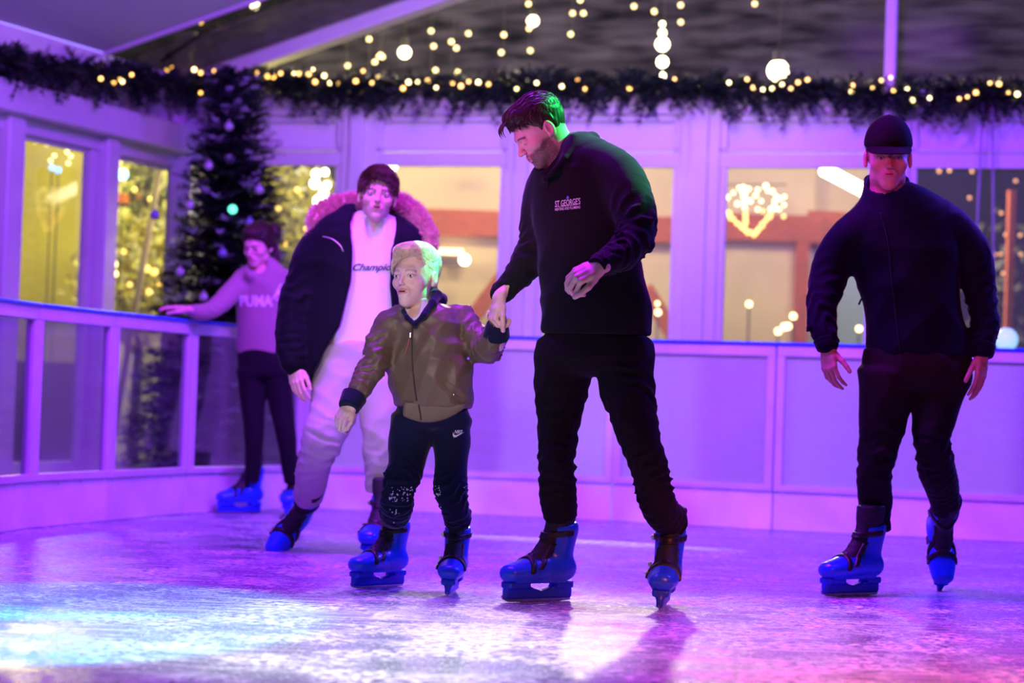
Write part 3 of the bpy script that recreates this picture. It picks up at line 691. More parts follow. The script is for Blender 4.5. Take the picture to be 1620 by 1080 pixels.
r = empty('icicle_lights', P(60, 215, 17.6), 'tangled warm lights at the top of the first left window', 'icicle lights')
for x, y in ((33, 222), (36, 230), (30, 238), (45, 214), (52, 218), (57, 224), (74, 228), (80, 254), (116, 231), (106, 240), (112, 247), (86, 246), (188, 256), (108, 258)):
    b = MB(); b.ball(P(x, y, 17.6), .014, 8, 6); b.build('bulb', M_warm2, r, smooth=True)
for x, y, s, c_, lab in ((82, 265, .022, (.2, .45, 1), 'blue light beyond the first left window, left one'), (92, 269, .024, (.15, .4, 1), 'blue light beyond the first left window, right one'), (178, 271, .03, (.1, 1, .25), 'green light beyond the second left window'), (194, 276, .045, (.35, 1, .9), 'pale cyan light beyond the second left window')):
    b = MB(); q_ = P(x, y, 18.0); b.ball(q_, s, 10, 8); r = empty('coloured_lamp', (q_.x, q_.y, -.03), lab, 'lamp'); b.build('globe', mat('coloured_lamp_globe', c_, .4, emis=c_, estr=5), r, smooth=True); k = MB(); k.tube([q_ - up * s, (q_.x, q_.y, -.03)], .006, 5); k.build('lamp_stake', M_wire, r)
# walls and posts outside to the left and right
r = empty('garden_wall', (-5.5, 22, -.03), 'olive yellow wall beyond the left windows', 'wall')
w_ = MB(); w_.box(*px_box(-700, 60, 155, 560, 22, .2)); w_.build('render', M_olive, r)
w_ = MB(); w_.box(*px_box(-700, 560, 155, 800, 21.9, .3)); w_.build('plinth', mat('dark_plinth', (.04, .03, .05), .8), r)
r = empty('outbuilding', (-4.4, 21, -.03), 'pale lit wall beyond the second left window', 'wall')
w_ = MB(); w_.box(*px_box(155, 200, 290, 700, 21.6, .2)); w_.build('render', mat('pale_yellow_wall', (.62, .62, .30), .8), r)
w_ = MB(); w_.box(*px_box(158, 306, 235, 320, 21.5, .1)); w_.build('ledge', M_brown, r)
w_ = MB(); a = P(252, 270, 18.2); b = P(212, 500, 18.2); b = a + (b - a) * ((a.z + .03) / (a.z - b.z)); w_.tube([a, b], .028, 8); tag(w_.build('leaning_pole', mat('pale_timber', (.45, .33, .2), .7), smooth=True), 'pale pole leaning against the bush outside the second left window', 'pole')
w_ = MB(); w_.box(*px_box(1592, 300, 1602, 700, 19.5, .1)); tag(w_.build('timber_post', M_brown), 'thin brown post in the dark garden at the far right', 'post')
r = empty('hedge', (6.5, 24, -.03), 'dark hedge beyond the right window behind the capped man', 'hedge')
leafy('foliage', (6.6, 24, 1.6), 2.6, .5, 1.7, 1500, mat('dark_hedge_leaves', (.10, .09, .05), .6), r, rnd, .12)
r = empty('string_lights', P(1500, 240, 20.0), 'dim orange lights scattered in the dark garden at the right', 'string lights')
for x, y in ((1486, 271), (1502, 270), (1538, 271), (1534, 313), (1584, 337), (1607, 286), (1591, 371), (1601, 371), (1574, 403), (1583, 402), (1594, 398), (1573, 403), (1587, 432), (1614, 372), (1615, 402)):
    b = MB(); b.ball(P(x, y, 20), .016, 8, 6); b.build('bulb', mat('dim_orange_bulb', (.6, .3, .1), .4, emis=(1, .42, .18), estr=1.6), r, smooth=True)
r = empty('globe_lamp', P(1597, 537, 16.0), 'round cyan white globe lamp at the barrier top on the far right', 'lamp')
b = MB(); b.ball(P(1592, 537, 14.6), .078, 18, 12); b.build('globe', mat('cyan_globe', (.6, .9, .85), .3, emis=(.45, 1, .85), estr=.55), r, smooth=True)
c = MB(); c.tube([P(1592, 552, 14.6), Vector((P(1592, 552, 14.6).x, 14.6, -.03))], .02, 8); c.build('lamp_pole', M_wire, r)
# lamps that light the outside
light('garden_flood_left', 'POINT', (-4.2, 19.6, 3.4), (0, 0, 0), 560, (1.0, .82, .20), .2)
light('garden_flood_bush', 'POINT', (-1.9, 18.0, 2.9), (0, 0, 0), 60, (1.0, .85, .2), .15)
light('building_flood', 'POINT', (.2, 19.4, 3.6), (0, 0, 0), 210, (1.0, .78, .48), .3)
light('building_flood_right', 'POINT', (3.4, 19.4, 3.4), (0, 0, 0), 120, (1.0, .80, .60), .3)
light('gable_flood', 'POINT', (1.0, 22.5, 6.0), (0, 0, 0), 2600, (1.0, .90, .66), .2)
# ------------------------------------------------------------------ figures: shared builders
def unit(v): v = np.array(v, dtype=float); return v / np.linalg.norm(v)
def frame(f, up):
    """columns: right, forward, up"""
    y = unit(f); z = np.array(up, dtype=float); z = unit(z - y * (z @ y)); x = np.cross(y, z); return np.stack([x, y, z], 1)
def boot_top(O, f, up, sc, y=-.052, z=.305):
    return np.array(O) + frame(f, up) * sc @ np.array([0, y, z])
def setpig(o, colr):
    me = o.data; a = me.color_attributes.new('pig', 'FLOAT_COLOR', 'POINT')
    c = np.ones((len(me.vertices), 4), f32); c[:, :3] = colr; a.data.foreach_set('color', c.ravel())
M_skin = mat('skin', (.7, .45, .35), .48, attr='pig', noise=.05, nscale=60, bump=.05, bscale=160, spec=.4)
M_skin.node_tree.nodes['Principled BSDF'].inputs['Subsurface Weight'].default_value = .12
M_skin.node_tree.nodes['Principled BSDF'].inputs['Subsurface Radius'].default_value = (.012, .005, .003)
M_eye = mat('eye', (.8, .8, .8), .12, attr='pig')
SK = dict(light=(.80, .52, .42), pink=(.84, .58, .49), warm=(.52, .30, .22))
def head_sdf(p, c):
    j = c.get('jaw', 1.0); mo = c.get('open', 0.0)
    ns = c.get('nose', 1.0)
    d = ell(p, (0, -.012, .036), (.077, .096, .088))
    d = smin(d, ell(p, (0, .026, -.005), (.061 * (.5 + .5 * j), .066, .098)), .02)
    d = smin(d, ell(p, (0, .028, -.064), (.052 * j, .058, .038)), .018)
    d = smin(d, ell(p, (0, .068, -.097), (.024 * j, .021, .019)), .032)
    for s in (-1, 1):
        d = smin(d, ell(p, (s * .043, .052, -.024), (.021, .028, .022)), .02)
        d = smin(d, ell(p, (s * .046 * j, .000, -.068), (.013, .022, .020)), .02)
    d = smin(d, cap_(p, (-.028, .083, .022), (.028, .083, .022), .010, .010), .018)
    for s in (-1, 1):
        d = smax(d, -ell(p, (s * .031, .101, .003), (.019, .016, .012)), .012)
        d = smin(d, ell(p, (s * .031, .0785, .002), (.0165, .0135, .0115)), .004)
        if not c.get('closed'): d = smax(d, -ell(p, (s * .031, .096, .0005), (.0122, .0085, .0036)), .0018)
        d = smin(d, cap_(p, (s * .018, .092, .016), (s * .043, .079, .015), .0045, .003), .008)
    d = smin(d, cap_(p, (0, .086, .014), (0, .108 - .006 * (1 - ns), -.025), .0065, .0095 * ns), .010)
    d = smin(d, ell(p, (0, .112 - .007 * (1 - ns) * 1.5, -.030), (.0095 * ns, .009, .0082 * ns)), .006)
    for s in (-1, 1):
        d = smin(d, ell(p, (s * .0115 * ns, .101 - .003 * (1 - ns), -.032), (.0062 * ns, .0085, .0062 * ns)), .006)
        d = smax(d, -ell(p, (s * .006, .106, -.040), (.0032, .0045, .003)), .002)
    d = smin(d, ell(p, (0, .086, -.060), (.026, .014, .020)), .012)
    gap = .0035 + .006 * mo
    for s in (-1, 1):
        d = smin(d, cap_(p, (0, .0968, -.0535), (s * .020, .088, -.0572), .0038, .0020), .005)
        d = smin(d, cap_(p, (0, .0955, -.0582 - gap), (s * .018, .0875, -.0582 - gap * .6), .0046, .0022), .005)
    d = smax(d, -ell(p, (0, .101, -.0572 - gap * .45), (.0165, .012, .0012 + .0045 * mo)), .0018)
    d = smax(d, -ell(p, (0, .099, -.078 - gap * .5), (.016, .006, .004)), .008)
    for s in (-1, 1):
        R = frame((s * .35, -.15, .93), (s * 1, .3, 0))   # ear: long axis up, tilted back
        q = p - A3((s * .079, -.008, -.006))
        e = ell(p, (s * .080, -.010, -.004), (.0095, .019, .031), np.array([[.92, -.38 * 1, 0], [0, 0, 0], [0, 0, 0]]) if False else None)
        e = smax(e, -ell(p, (s * .0900, -.006, .001), (.0080, .0115, .0205)), .003)
        e = smin(e, ell(p, (s * .079, .002, -.027), (.006, .007, .009)), .005)
        d = smin(d, e, .005)
    return d
def head_pig(p, c):
    sk = np.array(SK[c.get('skin', 'light')]); n = len(p); C = np.repeat(sk[None], n, 0)
    def blend(mask, colr): C[:] = C * (1 - mask[:, None]) + np.array(colr)[None] * mask[:, None]
    g = lambda cx, cy, cz, r, sx=1, sz=1: np.exp(-(((p[:, 0] - cx) / sx) ** 2 + (p[:, 1] - cy) ** 2 + ((p[:, 2] - cz) / sz) ** 2) / r ** 2)
    for s in (-1, 1):
        blend(.30 * g(s * .045, .07, -.03, .024), (sk[0], sk[1] * .62, sk[2] * .62))
        blend(.28 * g(s * .08, -.01, 0, .03), (sk[0], sk[1] * .6, sk[2] * .55))
    blend(.25 * g(0, .112, -.03, .014), (sk[0], sk[1] * .65, sk[2] * .62))
    mo = c.get('open', 0); gap = .0035 + .006 * mo
    lipz = np.where(p[:, 2] > -.0585, (p[:, 2] + .0540) / .0052, (p[:, 2] + .0585 + gap) / (.0062))
    w_ = np.abs(p[:, 0]) / .0205
    m = (np.clip(1.35 - (lipz ** 2 + w_ ** 2), 0, .35) / .35) * (p[:, 1] > .078)
    blend(.85 * m, c.get('lip', (.62, .20, .19)))
    ins = (((p[:, 0] / .0150) ** 2 + ((p[:, 2] + .0572 + gap * .45) / (.0014 + .0042 * mo)) ** 2 < 1) & (p[:, 1] < .0975) & (p[:, 1] > .07)).astype(float); blend(ins, (.16, .03, .03))
    bc = c.get('brow', (.10, .05, .03))
    for s in (-1, 1):
        x = np.abs(p[:, 0]); zb = .0170 + .004 * np.sin(np.clip((x - .012) / .034, 0, 1) * 3.1)
        m = np.clip(1.6 - np.abs(p[:, 2] - zb) / .0032, 0, 1) * (x > .012) * (x < .047) * (p[:, 1] > .05)
    blend(m * c.get('browk', .8), bc)
    ex = (np.abs(p[:, 0]) - .031) / .0150; ez = (p[:, 2] - .0005) / .0062; rr = ex ** 2 + ez ** 2
    if c.get('closed'): rr = ((np.abs(p[:, 0]) - .031) / .0135) ** 2 + ((p[:, 2] + .0045 + 18 * (np.abs(p[:, 0]) - .031) ** 2 * -1) / .0022) ** 2; rr = np.where(rr < 1.0, .9, 9)
    m = np.clip(1.35 - np.abs(rr - .9) / .35, 0, 1) * (p[:, 1] > .05) * np.where(p[:, 2] > .001, 1, .35); blend(.75 * m, (.07, .03, .03))
    if c.get('beard'):
        jaw = np.clip((-.035 - p[:, 2]) / .012 + np.clip((.045 - np.abs(p[:, 1] - .01)) / .02, 0, 1) * np.clip((np.abs(p[:, 0]) - .045) / .01, 0, 1) * (p[:, 2] < -.0) * 1.2, 0, 1)
        jaw *= (p[:, 2] > -.125) * np.clip((p[:, 1] + .012) / .02, 0, 1)
        jaw *= 1 - .9 * ((np.abs(p[:, 0]) < .021) & (p[:, 2] > -.072) & (p[:, 2] < -.050) & (p[:, 1] > .08))
        jaw *= 1 - np.clip((p[:, 2] + .05) / .012, 0, 1) * (np.abs(p[:, 0]) < .045) * (p[:, 1] > .05)
        rn = np.random.RandomState(4).rand(n) * .3 + .7; blend(jaw * rn * c['beard'], (.075, .035, .022))
    return C
def strands(V, N, idx, flow, length, rnd, seg=5, r=.0011, lift=.12, jit=.15, proj=None, off=.003):
    """tapered locks that start at the given vertices and follow flow(p)"""
    m = len(idx); p = V[idx].copy(); n = N[idx].copy(); L = length * (0.6 + .6 * rnd.rand(m))
    path = [p - n * .003]; fdir = flow(p); jt = rnd.randn(m, 3) * jit
    q = p.copy(); cur = None; offr = rnd.rand(m) * off
    for k in range(seg):
        f = flow(q) + jt; f = f - n * np.sum(f * n, 1)[:, None] * .9; f = f / (np.linalg.norm(f, axis=1)[:, None] + 1e-9)
        lf = lift * (1 - .5 * k / seg)
        d = f + n * lf; d = d / np.linalg.norm(d, axis=1)[:, None]
        if cur is not None: d = .5 * cur + .5 * d
        cur = d; q = q + d * (L / seg)[:, None]
        if proj is not None:
            qf = q.astype(f32); d0 = proj(qf); e = 1e-3; gr = np.stack([proj(qf + A3([e * (i == j) for j in range(3)])) - d0 for i in range(3)], 1); gr /= np.linalg.norm(gr, axis=1)[:, None] + 1e-9
            tgt = offr * (.3 + .7 * k / seg); q = q - gr * (d0 - tgt)[:, None] * .85; n = gr
        path.append(q.copy())
    path = np.stack(path, 1); S = seg + 1; VV = np.zeros((m, S, 3, 3))
    t = np.diff(path, axis=1); t = np.concatenate([t, t[:, -1:]], 1); t /= np.linalg.norm(t, axis=2)[..., None] + 1e-9
    u = np.cross(t, n[:, None]); u /= np.linalg.norm(u, axis=2)[..., None] + 1e-9; v = np.cross(t, u)
    rad = r * (1 - (np.arange(S) / (S - 1)) ** 2 * .93)
    for k in range(3):
        a = 2 * math.pi * k / 3; VV[:, :, k] = path + (u * math.cos(a) + v * math.sin(a)) * rad[None, :, None]
    base_ = (np.arange(m) * S * 3)[:, None, None] + (np.arange(seg) * 3)[None, :, None]; k = np.arange(3)[None, None]
    k2 = (k + 1) % 3; F = np.stack([base_ + k, base_ + k2, base_ + k2 + 3, base_ + k + 3], -1).reshape(-1, 4)
    return VV.reshape(-1, 3), F
def hand_caps(wrist, d, dorsal, thumb, L=.19, curl=(30, 35, 20), thc=20, spread=4, vary=(0, 4, 8, 12), thout=35, back=None):
    """list of round cones: palm, five fingers; d points along the fingers, thumb to the thumb's side"""
    X = unit(d); Z = np.array(dorsal, float); Z = unit(Z - X * (Z @ X)); Y = np.array(thumb, float); Y = unit(Y - X * (Y @ X) - Z * (Y @ Z)); s = L / .19
    W = lambda x, y, z: np.array(wrist) + (X * x + Y * y + Z * z) * s
    palm = []; fing = []
    mcp = [(.090, .029, .0), (.094, .009, .003), (.090, -.011, .001), (.082, -.029, -.004)]
    ln = [(.044, .026, .020), (.049, .030, .021), (.045, .028, .021), (.035, .021, .018)]
    rr = [.0092, .0096, .0090, .0080]
    for i, (x, y, z) in enumerate(mcp):
        palm.append((W(-.012, y * .62, 0), W(x * .55, y * .85, z), .0155 * s, .0135 * s)); palm.append((W(x * .55, y * .85, z), W(x - .004, y, z), .0135 * s, .0112 * s))
        a = 0; p = (x, y, z); sp = math.radians(spread) * (1.5 - i); q = W(*p)
        for k in range(3):
            a += math.radians(curl[k] + (vary[i] if k < 2 else 0)); l = ln[i][k]
            dx, dz = math.cos(a), -math.sin(a); p2 = (p[0] + l * dx * math.cos(sp), p[1] + l * dx * math.sin(sp), p[2] + l * dz); q2 = W(*p2)
            r0 = rr[i] * s * (1 - .10 * k); fing.append((i, q, q2, r0 * 1.04, r0 * (.93 if k < 2 else .80))); p = p2; q = q2
    palm.append((W(.012, .016, -.006), W(.045, .033, -.014), .0165 * s, .0135 * s)); palm.append((W(.02, -.018, -.006), W(.06, -.024, -.008), .014 * s, .011 * s))
    a0 = math.radians(thout); p = (.042, .034, -.014); q = W(*p); a = a0
    for k, l in enumerate((.036, .030, .022)):
        if k: a -= math.radians(thc)
        p2 = (p[0] + l * math.cos(a), p[1] + l * math.sin(a) * .9, p[2] - l * math.sin(math.radians(12 + thc * k)) * .6); q2 = W(*p2)
        r0 = (.0125, .0108, .0100)[k] * s; fing.append((4, q, q2, r0, r0 * .9)); p = p2; q = q2
    return dict(palm=palm, fing=fing, s=s, wrist=np.array(wrist), X=X, B=X if back is None else unit(np.array(wrist) - np.array(back)))
def hand_sdf(p, H):
    d = None; s = H['s']
    for a, b, ra, rb in H['palm']: e = cap_(p, a, b, ra, rb); d = e if d is None else smin(d, e, .010 * s)
    e = cap_(p, H['wrist'] - H['B'] * .05 * s, H['wrist'] + H['B'] * .008 * s, .024 * s, .0215 * s); d = smin(d, e, .014 * s)
    fs = None
    for i in range(5):
        g = None
        for k, a, b, ra, rb in H['fing']:
            if k == i: e = cap_(p, a, b, ra, rb); g = e if g is None else smin(g, e, .003 * s)
        fs = g if fs is None else smin(fs, g, .0012 * s)
    return smin(d, fs, .006 * s)
class Figure:
    def __init__(s, Z, root_px, label, cat='person'):
        s.Z = Z; s.mm = Z / FPX; g = P(root_px[0], root_px[1], Z); s.root = empty('person', (g.x, g.y, 0.0), label, cat); s.bodyV = []; s.bodyF = []; s.bodyC = []; s.n = 0; s.tr = {}
    def J(s, px, py, dz=0): return np.array(P(px, py, s.Z + dz))
    def rows(s, L):
        out = []
        for r in L:
            px, py, dz, rw = r[:4]; rd = r[4] if len(r) > 4 else rw; q = s.J(px, py, dz); k = (s.Z + dz) / FPX; out.append([*q, rw * k, rd * k])
        return out
    def addbody(s, V, F, C):
        F = np.asarray(F); s.bodyV.append(V); s.bodyF.append(F + s.n); s.bodyC.append(C); s.n += len(V)
    def garment(s, name, f, rowsets, h, m, pad=.10, relax=1, parent=None, label=None):
        lo, hi = bounds(rowsets, pad); V, F = surfnet(f, lo, hi, h, relax); o = mesh(name, V, F, m, parent or s.root); s.tr[name] = bvh(V, F)
        if label: o['label'] = label
        return o
    def head(s, px, py, dz, f, up, sc, cfg, neck, neckr=.056):
        c = s.J(px, py, dz); R = frame(f, up) * sc; s.R, s.c, s.sc = R, c, sc; Ri = np.linalg.inv(R)
        nb_l = Ri @ (np.array(neck) - c); s.toL = lambda w: (np.asarray(w) - c) @ Ri.T; s.toW = lambda l: np.asarray(l) @ R.T + c
        def fn(p):
            d = head_sdf(p, cfg); a = np.array([0, -.022, -.045]); n_ = cap_(p, a, nb_l, neckr, neckr * 1.08)
            mid = (a + nb_l) / 2; d = smin(d, n_, .022); e = cap_(p, nb_l, nb_l + unit(nb_l - a) * .05, neckr * 1.08, neckr * 1.35); return smin(d, e, .03)
        lo = np.minimum([-.11, -.13, -.16], nb_l - .10); hi = np.maximum([.11, .145, .15], nb_l + .10)
        V, F = surfnet(fn, lo, hi, .0026, 1); C = head_pig(V, cfg); s.addbody(s.toW(V), F, C)
        for k in (-1, 1):
            g = cfg.get('gaze', (0, 1, 0)); gz = unit(g); b = MB(); b.ball((0, 0, 0), .0119, 20, 16); Vv = np.array(b.V); an = np.degrees(np.arccos(np.clip(Vv @ gz / .0119, -1, 1)))
            cc = np.where((an < 17)[:, None], [[.01, .01, .01]], np.where((an < 40)[:, None], [list(cfg.get('iris', (.12, .16, .20)))], [[.40, .36, .37]]))
            if cfg.get('closed'): continue
            o = mesh('eye', s.toW(Vv + np.array([k * .031, .0785, .0005])), b.F, M_eye, s.root); setpig(o, cc)
    def hand(s, H, skin='light'):
        lo, hi = [], []
        pts = np.array([a for a, b, _, _ in H['palm']] + [b for _, a, b, _, _ in H['fing']] + [H['wrist'] - H['X'] * .1])
        V, F = surfnet(lambda p: hand_sdf(p, H), pts.min(0) - .03, pts.max(0) + .03, .0024, 1); sk = np.array(SK[skin]); C = np.repeat(sk[None], len(V), 0)
        tips = np.array([b for i, a, b, _, _ in H['fing']][2::3]); kn = np.array([a for i, a, b, _, _ in H['fing']])
        dk = np.min(np.linalg.norm(V[:, None] - kn[None], axis=2), 1); m = .28 * np.exp(-(dk / .010) ** 2); C = C * (1 - m[:, None]) + np.array([sk[0], sk[1] * .6, sk[2] * .6]) * m[:, None]
        s.addbody(V, F, C)
    def body(s, sets, w, skin='light', shrink=.80):
        """the body under the clothes: torso, arms and legs as one surface"""
        fn = lambda p: s._b(p, sets, w, shrink); lo, hi = bounds(sets, .12); V, F = surfnet(fn, lo, hi, .013, 1); s.addbody(V, F, np.repeat(np.array(SK[skin])[None], len(V), 0))
        V = np.concatenate(s.bodyV); F = np.concatenate(s.bodyF); o = mesh('body', V, F, M_skin, s.root); setpig(o, np.concatenate(s.bodyC)); return o
    def _b(s, p, sets, w, k):
        d = None
        for S in sets:
            S2 = [[r[0], r[1], r[2], r[3] * k, r[4] * k] for r in S]; e = tube(p, S2, w, 2, endround=.3); d = e if d is None else smin(d, e, .012)
        return d
    def hair(s, fn, flow, colr, n, length, seed=1, name='hair', reg=None, r=.0012, lift=.10, jit=.18, h=.004, base=True, extra=None, seg=5, off=.003, proj=True):
        V, F = surfnet(fn, (-.13, -.16, -.13), (.13, .17, .20), h, 1); N = normals(V, F); rnd = np.random.RandomState(seed)
        pool = np.arange(len(V)); 
        if reg is not None: pool = pool[reg(V)]
        idx = rnd.choice(pool, n); SV, SF = strands(V, N, idx, flow, length, rnd, r=r, lift=lift, jit=jit, seg=seg, off=off, proj=getattr(fn, 'skull', None) if proj else None)
        VV = np.concatenate([V, SV]) if base else SV; FF = np.concatenate([F, SF + len(V)]) if base else SF
        if extra is not None:
            for (p0, p1, p2, rr) in extra:
                b = MB(); q = [np.array(p0) * (1 - t) ** 2 + 2 * np.array(p1) * t * (1 - t) + np.array(p2) * t * t for t in np.linspace(0, 1, 8)]
                b.tube(q, [rr * (1 - .85 * (i / 7) ** 1.5) for i in range(8)], 6, False); FF = np.concatenate([FF, np.array(b.F) + len(VV)]); VV = np.concatenate([VV, np.array(b.V)])
        o = mesh(name, s.toW(VV), FF, colr, s.root); return o
def hair_base(top=.020, side=.006, hl=((-.12, -.060), (-.08, -.050), (-.035, .000), (-.010, .025), (.02, .030), (.045, .045), (.07, .066), (.11, .075)), front=.0, streak=.0015, dirn=(0, 1)):
    X_ = [a for a, _ in hl]; Z_ = [b for _, b in hl]
    def fn(p):
        t = side + (top - side) * np.clip((p[:, 2] - .03) / .06, 0, 1)
        d = ell(p, (0, -.012, .036), (.077, .096, .088)) - t
        if front: d = smin(d, ell(p, (0, .055, .098), (.055, .045, front)), .02)
        s_ = np.sin(p[:, 0] * 420 * dirn[0] + p[:, 0] * 500 * dirn[1] + 3 * np.sin(p[:, 1] * 50)) + np.sin(p[:, 0] * 260 + p[:, 2] * 120 + 2 * np.sin(p[:, 1] * 80))
        d = d - streak * s_
        hz = np.interp(p[:, 1], X_, Z_).astype(f32)
        return smax(d, hz - p[:, 2], .006)
    def skull(p):
        t = side + (top - side) * np.clip((p[:, 2] - .03) / .06, 0, 1)
        d = ell(p, (0, -.012, .036), (.077, .096, .088)) - t
        if front: d = smin(d, ell(p, (0, .055, .098), (.055, .045, front)), .02)
        return smin(d, ell(p, (0, .03, .03), (.066, .068, .075)), .02)
    fn.skull = skull
    return fn
# ------------------------------------------------------------------ rental skate: built once in its own frame, y forward, z up
M_shell = mat('blue_plastic_shell', (.015, .085, .80), .30, coat=.25, noise=.10, nscale=18)
M_holder = mat('blue_blade_holder', (.012, .05, .66), .38)
M_liner = mat('black_boot_liner', (.015, .013, .018), .7, bump=.3, bscale=60)
M_strap = mat('black_strap', (.012, .010, .012), .45)
M_buck = mat('metal_buckle', (.55, .50, .48), .28, 1.0)
M_blade = mat('steel_blade', (.5, .5, .52), .25, 1.0)
I3 = np.eye(3)
def sk_outer(p):
    d = tube(p, [[0, -.080, .118, .046, .046], [0, -.02, .122, .049, .052], [0, .05, .118, .054, .050], [0, .11, .108, .056, .042], [0, .160, .102, .046, .034]], (1, 0, 0), 3)
    d = cut(d, p, (0, 0, .070), (0, 0, -1), .008)
    sh = tube(p, [[0, -.045, .13, .050, .062], [0, -.052, .19, .051, .058], [0, -.066, .262, .056, .062]], (1, 0, 0), 2)
    sh = cut(sh, p, (0, -.06, .278), (0, .18, 1), .005); d = smin(d, sh, .02)
    return smin(d, boxd(p, (0, .04, .076), I3, (.034, .115, .008), .006), .006)
def sk_shell(p):
    d = sk_outer(p); s = cap_(p, (0, .075, .178), (0, .015, .31), .026, .036); s = np.minimum(s, cap_(p, (0, .082, .172), (0, .060, .165), .022, .034))
    d = smax(d, -s, .004); g = np.abs((p - A3((0, .03, .12))) @ A3(unit((0, -.75, .66)))) - .0014
    return smax(d, -np.maximum(g, -(d + .004)), .001)
def sk_liner(p): 
    d = tube(p, [[0, .075, .128, .034, .030], [0, .030, .158, .038, .038], [0, -.010, .205, .034, .042], [0, -.043, .262, .041, .048], [0, -.056, .305, .052, .057], [0, -.060, .345, .054, .058]], (1, 0, 0), 3)
    return cut(d, p, (0, 0, .350), (0, .1, 1), .006) - .0008 * np.sin(p[:, 2] * 260)
def sk_strap(pt, n, zmin, wd=.0085, ymin=-.2, zmax=.4):
    n = A3(unit(n))
    def fn(p):
        b = np.minimum(sk_outer(p), sk_liner(p)); s = np.abs((p - A3(pt)) @ n) - wd; d = smax(b - .0055, s, .002); return smax(smax(smax(d, zmin - p[:, 2], .002), ymin - p[:, 1], .002), p[:, 2] - zmax, .002)
    return fn
SKB = {}
lo_, hi_ = (-.09, -.17, .0), (.09, .25, .36)
SKB['shell'] = surfnet(sk_shell, lo_, hi_, .005); SKB['liner'] = surfnet(sk_liner, lo_, hi_, .006)
SKB['strap'] = [surfnet(sk_strap((0, .098, .12), (0, 1, .30), .104, .0095), lo_, hi_, .004, 0), surfnet(sk_strap((0, .035, .160), (0, .80, .62), .118, .0095, -.02, .21), lo_, hi_, .004, 0), surfnet(sk_strap((0, -.05, .246), (0, .12, 1), .12, .011, -.075), lo_, hi_, .004, 0)]
def sk_hold(p):
    d = boxd(p, (0, .036, .030), I3, (.012, .152, .019), .010); d = smin(d, boxd(p, (0, .125, .062), I3, (.030, .055, .012), .006), .016); d = smin(d, boxd(p, (0, -.068, .062), I3, (.030, .040, .012), .006), .016)
    d = smin(d, boxd(p, (0, .036, .050), I3, (.011, .140, .014), .006), .01)
    hole = np.maximum(np.maximum((p[:, 2] - .071), .040 - p[:, 2] + np.abs(p[:, 1] - .025) * .28), np.abs(p[:, 1] - .025) - .062); return smax(d, -hole, .004)
SKB['hold'] = surfnet(sk_hold, (-.05, -.14, .0), (.05, .21, .10), .004)
def skate(fig, O, f, up, sc, label=None):
    R = frame(f, up) * sc; T = lambda V: np.asarray(V) @ R.T + np.array(O)
    o = mesh('ice_skate', T(SKB['shell'][0]), SKB['shell'][1], M_shell, fig.root)
    if label: o['label'] = label
    mesh('boot_liner', T(SKB['liner'][0]), SKB['liner'][1], M_liner, o)
    for V, F in SKB['strap']: mesh('strap', T(V), F, M_strap, o)
    for sx in (1,):
        for (y, z, a) in ((.092, .122, .3), (.020, .150, .62), (-.055, .243, .1)):
            b = MB()
            for k in range(4): b.box((sx * (.060 if z > .2 else .058), y + k * .0075 - .011, z - .002 + a * .0 * k), (.0042, 0, 0), (0, .0026, 0), (0, 0, .0095), .001)
            b.box((sx * (.064 if z > .2 else .062), y + .004, z + .001), (.003, 0, 0), (0, .017, 0), (0, 0, .0045), .001)
            mesh('buckle', T(b.V), b.F, M_buck, o, smooth=False)
    mesh('blade_holder', T(SKB['hold'][0]), SKB['hold'][1], M_holder, o)
    prof = [(-.112, .004), (-.06, 0), (.10, 0), (.165, .003), (.190, .012), (.196, .024), (.186, .030), (-.108, .030), (-.114, .016)]
    b = MB(); n = len(prof); b.V = [(x, y, z) for x in (-.0023, .0023) for y, z in prof]; b.F = [tuple(range(n))[::-1], tuple(range(n, 2 * n))] + [(i, (i + 1) % n, n + (i + 1) % n, n + i) for i in range(n)]
    mesh('blade', T(b.V), b.F, M_blade, o, smooth=False); return o
def print_text(fig, parent, tree, lines, px0, py0, px1, py1, m, name, shear=0.0, lift=.003, bold=0.0, tilt=0.0):
    """lettering laid onto a garment: fills the box between the two pixels"""
    cu = bpy.data.curves.new('tmp_text', 'FONT'); cu.body = lines; cu.shear = shear; cu.offset = bold; cu.fill_mode = 'FRONT'; cu.resolution_u = 3
    to = bpy.data.objects.new('tmp_text', cu); col.objects.link(to); dg = bpy.context.evaluated_depsgraph_get(); me = bpy.data.meshes.new_from_object(to.evaluated_get(dg))
    V = np.array([v.co[:] for v in me.vertices]); F = [tuple(p.vertices) for p in me.polygons]; bpy.data.objects.remove(to); bpy.data.meshes.remove(me)
    return print_shape(fig, parent, tree, V, F, px0, py0, px1, py1, m, name, lift, tilt)
def print_shape(fig, parent, tree, V, F, px0, py0, px1, py1, m, name, lift=.003, tilt=0.0):
    a, b = V.min(0), V.max(0); out = []; last = None
    for v in V:
        u, w_ = (v[0] - a[0]) / (b[0] - a[0]), (v[1] - a[1]) / (b[1] - a[1])
        q = surf(tree, px0 + (px1 - px0) * u, py1 + (py0 - py1) * w_ + tilt * (u - .5), lift)
        if q is None: q = last if last is not None else P(px0, py0, fig.Z - .15)
        last = q; out.append(tuple(q))
    o = mesh(name, out, F, m, parent, smooth=False); return o
def seam(fig, parent, tree, pts, r, m, name, lift=.0, n=24):
    C = catmull([[x, y, 0, 0, 0] for x, y in pts], 6)[:, :2]; q = [surf(tree, x, y, lift) for x, y in C]; q = [p for p in q if p is not None]
    b = MB(); b.tube(q, r, 6); return mesh(name, b.V, b.F, m, parent)
def ring_tube(p, pts, r, w=(0, 0, 1)):
    n = len(pts); d = None
    for i in range(n - 1):
        e = cap_(p, pts[i], pts[i + 1], r[i], r[i + 1]); d = e if d is None else smin(d, e, .006)
    return d
